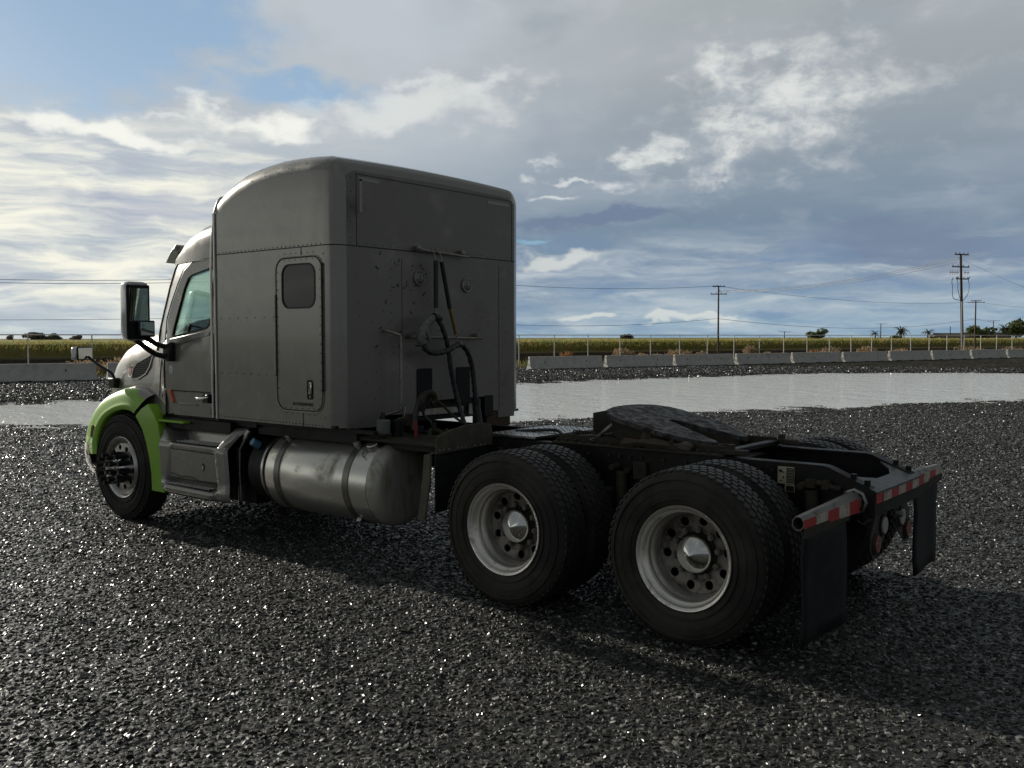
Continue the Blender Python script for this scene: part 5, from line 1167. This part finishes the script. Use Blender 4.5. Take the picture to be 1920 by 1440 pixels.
for x in (0, 1.3286):
    cyl('axle', (x, -1.0, WZ), (x, 1.0, WZ), .075, blackm, T); bm = bmesh.new(); add_lathe(bm, [(-.3, .08), (-.2, .18), (0, .24), (.2, .18), (.3, .08)], 24, 'y', (x, 0, WZ)); finish('differential', bm, blackm, T)
    for s in (1, -1):
        cyl('shock_absorber', (x-.50 if x == 0 else x-.50, s*.50, .45), (x-.48, s*.485, .86), .038, grime, T, n=14); cyl('shock_bolt', (x-.42, s*.432, .885), (x-.42, s*.52, .885), .022, grime, T, n=8)
        cyl('air_spring', (x-.28, s*.42, .52), (x-.28, s*.42, .74), .13, rubber, T, n=24, bevel=.03); box('trailing_arm', (x+.05, s*.45, .45), (.75, .09, .10), blackm, T)
cyl('axle', (6.16, -1.0, .5), (6.16, 1.0, .5), .07, blackm, T)
box('valve_stem_tag', (1.3286+.258, 1.176, WZ-.226), (.016, .012, .034), alu, T, .003, Euler((0, R(35), 0)).to_matrix())
bm = bmesh.new(); add_tube(bm, spline([(-.46, .46, .90), (-.54, .47, .905), (-.60, .46, .885), (-.64, .45, .88)], 5), .018, 8); add_box(bm, (-.47, .46, .90), (.06, .05, .05)); add_box(bm, (-.56, .46, .90), (.04, .05, .05)); finish('air_fitting', bm, grime, T)
box('suspension_bracket', (.72, .45, .87), (.10, .03, .12), grime, T); cyl('bracket_bolt', (.80, .44, .87), (.80, .50, .87), .02, grime, T, n=8); box('rail_plate', (1.95, .44, .91), (.05, .012, .06), grime, T)
# frame decal with its printed text
dc = box('frame_decal', (-.30, .4345, .93), (.105, .0015, .105), sticker_y, T, 0); box('frame_decal', (-.325, .4345, .852), (.062, .0015, .045), sticker_y, T, 0)
for (x, z, a, b_) in ((-.327, .93, .046, .092), (-.327, .85, .050, .034)): box('printed_block', (x, .4362, z), (a, .001, b_), ink, dc, 0)
for k in range(9): box('printed_text', (-.327, .4370, .968-.0095*k), (.036, .0006, .0022), sticker_y, dc, 0)
for (x, z, a, b_) in ((-.266, .955, .022, .014), (-.282, .948, .014, .005), (-.285, .918, .009, .012), (-.268, .893, .014, .005)): box('printed_mark', (x, .4362, z), (a, .001, b_), ink, dc, 0)
# ---- tail
tm = plate('end_crossmember', [(-.435, .735), (.435, .735), (.435, .868), (-.435, .868)], YZ(-.835), .03, blackm, T)
cut = [(-.42, -.845), (.42, -.845), (.42, -.70), (.36, -.66), (.25, -.70), (.12, -.745), (-.12, -.745), (-.25, -.70), (-.33, -.62), (-.42, -.60)]
gp2 = plate('end_gusset', [(v, u) for u, v in cut], lambda u, v, d: (u, v, .878+(u+.845)*.38+d), .012, mat('worn_black_steel', (.13, .13, .125), .45, .5, c2=(.08, .08, .08), nscale=12, bump=.3), T)
for k in range(6):
    m_ = redtape if k % 2 == 0 else whitetape; w_ = .155; y = .42-w_/2-k*w_*.9
    box('reflective_tape', (-.8375, .42-.14*k-.07, .836), (.003, .1395, .055), m_, tm, 0)
for s in (1, -1):
    for x in (-.78, -.70): cyl('frame_bolt', (x, s*.40, .875+(x+.845)*.38), (x, s*.40, .915+(x+.845)*.38), .018, blackm, T, n=6)
    bm = bmesh.new(); yo, yi = 1.285, .44
    def ring(y, r_, zc_): return [bm.verts.new((-.72+r_*math.cos(R(22.5+45*k))*.85, s*y, zc_+r_*math.sin(R(22.5+45*k)))) for k in range(8)]
    rg_ = [ring(.42, .062, .815), ring(.50, .062, .815), ring(yo, .040, .815), ring(yo, .034, .815), ring(yo-.10, .033, .815)]
    for i in range(4):
        for k in range(8): bm.faces.new((rg_[i][k], rg_[i][(k+1) % 8], rg_[i+1][(k+1) % 8], rg_[i+1][k]))
    hg = finish('flap_hanger', bm, mat('hanger_steel', (.20, .19, .18), .5, .7, dirt=(.10, .08, .06), dscale=9), T, angle=30)
    bm = bmesh.new(); add_lathe(bm, [(.43, .078), (.45, .078), (.46, .066), (.43, .066)], 8, 'y', (-.72, 0, .815)); [v_.co.__setitem__(1, v_.co.y*s) for v_ in bm.verts]; finish('hanger_flange', bm, galv, hg)
    n_ = 5
    for k in range(n_):
        y0 = .50+(yo-.50)*k/n_; y1 = .50+(yo-.50)*(k+1)/n_-.0005; r0 = .062-.022*k/n_; r1 = .062-.022*(k+1)/n_ # tape follows the taper
        bm = bmesh.new(); vs = [bm.verts.new((-.72-.85*r_*.926-.002, s*y, .815+q*r_*.80)) for y, r_ in ((y0, r0), (y1, r1)) for q in (-1, .62)]
        bm.faces.new((vs[0], vs[1], vs[3], vs[2])); g_ = bmesh.ops.extrude_face_region(bm, geom=list(bm.faces)); bmesh.ops.translate(bm, verts=[e for e in g_['geom'] if isinstance(e, bmesh.types.BMVert)], vec=(.0015, 0, 0))
        finish('reflective_tape', bm, (redtape, whitetape)[(k if s > 0 else k+1) % 2], hg, smooth=False)
    bm = bmesh.new(); add_box(bm, (-.755, s*.96, .765), (.012, .64, .05)); fb = finish('flap_clamp_bar', bm, grime, hg)
    bm = bmesh.new(); rows = []
    for i in range(9):
        z = .78-.62*i/8; row = []
        for j in range(9):
            y = .655+.585*j/8; row.append(bm.verts.new((-.745-.006*math.sin(i*.7+j*.4)-.02*(i/8)*math.cos(j*.5), s*(y+.006*math.sin(i*.9)), z-(.015 if j == 8 and i == 8 else 0))))
        rows.append(row)
    for i in range(8):
        for j in range(8): bm.faces.new((rows[i][j], rows[i][j+1], rows[i+1][j+1], rows[i+1][j]))
    fl = finish('mud_flap', bm, flap_m, T); q = fl.modifiers.new('t', 'SOLIDIFY'); q.thickness = .014
    # lamp bracket: slanting plate with a white lamp above and a red lamp outside and below
    lp = plate('lamp_bracket', [(s*a, b_) for a, b_ in ((.30, .735), (.10, .735), (.095, .62), (.14, .555), (.27, .47), (.34, .46), (.385, .51), (.38, .60))], YZ(-.80), .008, mat('lamp_bracket', (.05, .05, .048), .5, .3), T, bevel=.002)
    for (y, z, m_) in ((.175, .645, whitelens), (.30, .55, redlens)):
        plate('lamp_grommet', circle(s*y, z, .066, 28), YZ(-.810), .012, rubber, lp); plate('lamp', circle(s*y, z, .050, 28), YZ(-.818), .01, m_, lp, bevel=.004)
cyl('tow_pin', (-.84, .05, .70), (-.88, .05, .70), .018, galv, T, n=8); tube('cable', spline([(-.80, .62, .74), (-.79, .50, .70), (-.8, .40, .71)], 4), .006, blackp, T, n=6)
# ---- back of the sleeper: bars, lamps, hoses
def bar(name, pts, r, m=steelbar): return tube(name, pts, r, m, T, n=10)
b1 = bar('upper_hose_bar', [(2.94, .295, 2.503), (2.94, -.315, 2.478)], .0125)
for y in (.29, -.26): box('bar_mount', (2.97, y, 2.515-.0), (.06, .045, .035), steelbar, b1, .006)
b2 = bar('lower_hose_bar', [(2.94, .385, 1.778), (2.94, -.50, 1.765)], .0115)
for y in (.385, -.45): cyl('bar_mount', (3.0, y, 1.79), (2.935, y, 1.785), .022, steelbar, b2, n=12)
bar('grab_handle', spline([(3.0, .655, 1.83), (2.96, .64, 1.825), (2.90, .60, 1.80), (2.88, .575, 1.76), (2.88, .575, 1.5), (2.88, .575, 1.22), (2.90, .60, 1.18), (2.96, .64, 1.155), (3.0, .655, 1.15)], 5), .0135)
for (y, z) in ((.245, 2.27), (-.355, 2.235)):
    bm = bmesh.new(); add_lathe(bm, [(3.0, .064), (2.985, .064), (2.982, .058), (2.984, .050)], 32, 'x', (0, y, z)); wl = finish('work_lamp', bm, steelbar, T, angle=30)
    bm = bmesh.new(); add_lathe(bm, [(2.990, .052), (2.984, .045), (2.980, .022), (2.983, .018), (2.979, .012), (2.978, .001)], 28, 'x', (0, y, z)); finish('lens', bm, clearlens, wl)
for (y0, y1) in ((.092, .275), (-.395, -.215)): plate('rubber_pad', rrect(y0, y1, 1.20, 1.512, .02, 4), YZ(2.992), .012, flap_m, T, bevel=.004)
HXX = 2.86
s1 = tube('hose_spring', [(HXX+.03, .150, 2.415), (HXX+.03, .150, 2.02)], .0195, springm, T); s2 = tube('hose_spring', [(HXX+.03, .078, 2.41), (HXX+.02, -.010, 2.02)], .0195, springm, T)
tube('rod', [(HXX+.02, -.010, 2.03), (HXX, -.068, 1.80)], .0165, brass, s2)
for q in ([(HXX+.03, .150, 2.42), (HXX+.04, .152, 2.46), (2.94, .15, 2.515), (2.955, .145, 2.49)], [(HXX+.03, .080, 2.41), (HXX+.04, .075, 2.46), (2.93, .10, 2.52), (2.955, .11, 2.49)], [(HXX+.03, .150, 2.02), (HXX+.02, .148, 1.97), (HXX, .15, 1.925)], [(HXX, -.068, 1.80), (HXX, -.075, 1.76), (HXX, -.078, 1.72)]): tube('hook', spline(q, 4), .005, steelbar, s1 if q[0][1] > .1 else s2, n=6)
for q in (((HXX+.03, .150, 2.02), (HXX+.03, .150, 2.0)), ): cyl('collar', q[0], q[1], .014, steelbar, s1, n=10)
H1 = spline([(HXX, .205, 1.935), (HXX, .165, 1.925), (HXX-.01, .125, 1.87), (HXX-.02, .085, 1.77), (HXX-.02, .055, 1.68), (HXX-.02, .025, 1.52), (HXX-.03, -.01, 1.35), (HXX-.05, -.04, 1.2), (HXX-.1, -.05, 1.05)], 10)
H2 = spline([(HXX-.02, .35, 1.715), (HXX-.03, .33, 1.67), (HXX-.04, .26, 1.645), (HXX-.05, .16, 1.65), (HXX-.05, .06, 1.675), (HXX-.03, -.06, 1.712), (HXX-.02, -.14, 1.695), (HXX-.02, -.21, 1.62), (HXX-.02, -.255, 1.50), (HXX-.03, -.275, 1.30), (HXX-.05, -.285, 1.05)], 10)
tube('air_hose', H1, .021, hosem, T, n=12, twist=95., amp=.10); tube('electric_hose', H2, .023, hosem, T, n=12, twist=95., amp=.10)
tube('hose_sleeve', spline([(HXX-.04, -.278, 1.24), (HXX-.04, -.285, 1.15), (HXX-.06, -.288, 1.02)], 4), .036, hosem, T, n=12); cyl('hose_clamp', (HXX-.02, -.075, 1.715), (HXX-.025, -.098, 1.712), .027, galv, T, n=14)
C1 = spline([(HXX+.01, .195, 1.94), (HXX, .26, 1.915), (HXX, .33, 1.86), (HXX-.01, .375, 1.79), (HXX-.02, .375, 1.72)], 8)
gl = tube('gladhand', C1, lambda q: .030+.010*math.sin(q*3.1), handlem, T, n=12); box('gladhand_lever', (HXX-.03, .31, 1.80), (.02, .03, .12), handlem, gl, .006, Euler((R(-20), 0, 0)).to_matrix()); box('gladhand_seal', (HXX-.01, .37, 1.705), (.06, .09, .012), grime, gl, .003); cyl('plug_end', (HXX, .215, 1.945), (HXX, .13, 1.925), .034, blackp, gl, r2=.028, n=12)
# plumbing behind the cab
tube('grease_hose', spline([(2.62, .70, 1.05), (2.62, .665, 1.2), (2.60, .63, 1.31), (2.59, .59, 1.325), (2.58, .55, 1.30), (2.6, .57, 1.24)], 6), .022, hosem, T, n=8)
tube('coiled_hose', spline([(2.60, .62, 1.20), (2.58, .64, 1.28), (2.57, .60, 1.335), (2.56, .54, 1.33), (2.57, .51, 1.28), (2.58, .54, 1.25)], 6), .026, grime, T, n=8)
tube('air_hose', spline([(2.58, .52, 1.29), (2.55, .45, 1.24), (2.5, .36, 1.14), (2.4, .29, 1.06)], 6), .011, grime, T, n=8); tube('air_hose', spline([(2.60, .62, 1.25), (2.60, .60, 1.16), (2.58, .545, 1.10), (2.56, .53, 1.04)], 6), .011, hosem, T, n=8)
tube('red_air_line', [(2.60, .700, 1.12), (2.60, .690, .98)], .016, redhose, T, n=8); tube('blue_air_line', [(2.56, .53, 1.10), (2.56, .52, .98)], .014, hosem, T, n=8); tube('bent_wire', spline([(2.7, .80, 1.14), (2.7, .73, 1.15), (2.7, .71, 1.19), (2.7, .705, 1.23)], 4), .003, galv, T, n=5)
cyl('fluid_bottle', (2.78, .87, 1.02), (2.78, .87, 1.135), .055, mat('cloudy_bottle', (.12, .13, .12), .5), T, n=20, bevel=.01); cyl('air_drier', (2.75, .745, .98), (2.75, .745, 1.13), .045, blackp, T, n=20, bevel=.01)
box('valve_block', (2.74, .62, 1.12), (.06, .12, .10), grime, T, .01); box('hanging_bracket', (2.9, .76, 1.11), (.03, .03, .14), grime, T, .01)
box('side_deck', (2.55, .73, .985), (.9, .52, .018), grime, T); box('battery_box', (2.55, .70, .95), (.8, .44, .06), blackm, T)
for k, y in enumerate((.66, .58, .53)): tube('brake_line', spline([(2.2, y, .98), (2.15, y+.04, .9), (2.12, y+.02, .75), (2.2, y, .6)], 5), .009, hosem, T, n=6)
bm = bmesh.new()
for k in range(8): add_cyl(bm, (2.2+r5.uniform(-.1, .4), .45+r5.uniform(0, .25), .98), (2.2+r5.uniform(-.1, .4), .45+r5.uniform(0, .25), 1.05), .02, n=8)
finish('fittings', bm, grime, T)
# ---- mirrors
for s in (1, -1):
    mr = empty('side_mirror', parent=T)
    def mm(x, y, z): return Vector((x, s*y, z))
    bm = bmesh.new(); rows = []
    for z, k in ((1.745, .55), (1.765, .85), (1.80, 1.), (2.24, .98), (2.265, .9), (2.28, .6)):
        c_ = mm(5.44, 1.41, z); row = []
        for (a, b_) in ((-.045, -.112), (-.045, .112), (.02, .118), (.08, .095), (.10, .03), (.10, -.04), (.07, -.10), (.01, -.118)):
            row.append(bm.verts.new((c_.x+a*k-.0*b_, s*(1.405+b_*k+.0*a), z)))
        rows.append(row)
    for i in range(5):
        for k in range(8): bm.faces.new((rows[i][k], rows[i][(k+1) % 8], rows[i+1][(k+1) % 8], rows[i+1][k]))
    bm.faces.new(rows[0]); bm.faces.new(rows[-1]); finish('housing', bm, mat('mirror_housing', (.62, .63, .62), .22, .35, c2=(.50, .51, .51), nscale=22), mr, angle=50, bevel=.006)
    box('mirror_frame', (5.394, s*1.40, 2.005), (.012, .225, .49), blackp, mr, .006); box('glass', (5.386, s*1.40, 2.07), (.004, .185, .30), mirror_m, mr, 0); box('bezel_top', (5.386, s*1.40, 2.235), (.006, .17, .02), hub_mat, mr, 0)
    cm = box('spot_mirror', (5.36, s*1.345, 1.855), (.035, .16, .15), blackp, mr, .012); box('spot_glass', (5.338, s*1.345, 1.855), (.008, .13, .12), mirror_m, mr, .002)
    bm = bmesh.new()
    add_tube(bm, spline([mm(5.42, 1.36, 1.80), mm(5.40, 1.30, 1.76), mm(5.37, 1.22, 1.71), mm(5.31, 1.14, 1.685)], 4), .026, 8); add_tube(bm, spline([mm(5.44, 1.42, 1.77), mm(5.42, 1.34, 1.70), mm(5.38, 1.24, 1.625), mm(5.31, 1.14, 1.595)], 4), .026, 8); finish('arm', bm, blackp, mr)
    box('arm_mount', (5.32, s*1.145, 1.645), (.13, .07, .175), blackp, mr, .02)
    hmr = empty('hood_mirror', parent=T)
    tube('arm', spline([(6.57, s*1.0, 1.36), (6.60, s*1.02, 1.42), (6.72, s*1.06, 1.48), (6.84, s*1.09, 1.545), (6.88, s*1.11, 1.58)], 6), .014, blackp, hmr); box('arm_mount', (6.60, s*.985, 1.315), (.13, .08, .105), blackp, hmr, .015)
    rm = Euler((0, 0, R(22)*s)).to_matrix(); c_ = Vector((6.90, s*1.15, 1.615))
    bm = bmesh.new(); add_box(bm, c_+rm @ Vector((.03, 0, 0)), (.085, .215, .135), rm); finish('housing', bm, MATS['mirror_housing'], hmr, bevel=.025, seg=3)
    bm = bmesh.new(); add_box(bm, c_+rm @ Vector((-.014, 0, 0)), (.012, .22, .14), rm); finish('mirror_frame', bm, blackp, hmr, bevel=.012); bm = bmesh.new(); add_box(bm, c_+rm @ Vector((-.022, 0, 0)), (.006, .195, .115), rm); finish('glass', bm, mirror_m, hmr, bevel=.01)
# water beads and drip glints on the fairing roof
bm = bmesh.new()
for k in range(90):
    x = r5.uniform(3.05, 4.6); w = sl_w(x); t_ = sl_T(x); r_ = sl_r(x); a = r5.uniform(10, 88) if r5.random() < .8 else 0; a = R(a)
    p = Vector((x, w-r_+r_*math.cos(a), t_-r_+r_*math.sin(a))); q = r5.uniform(.0015, .004)
    g_ = bmesh.ops.create_icosphere(bm, subdivisions=1, radius=q); bmesh.ops.translate(bm, verts=g_['verts'], vec=p)
stuffed(finish('water_beads', bm, mat('water_bead', (.9, .9, .9), .05, 1.), body))
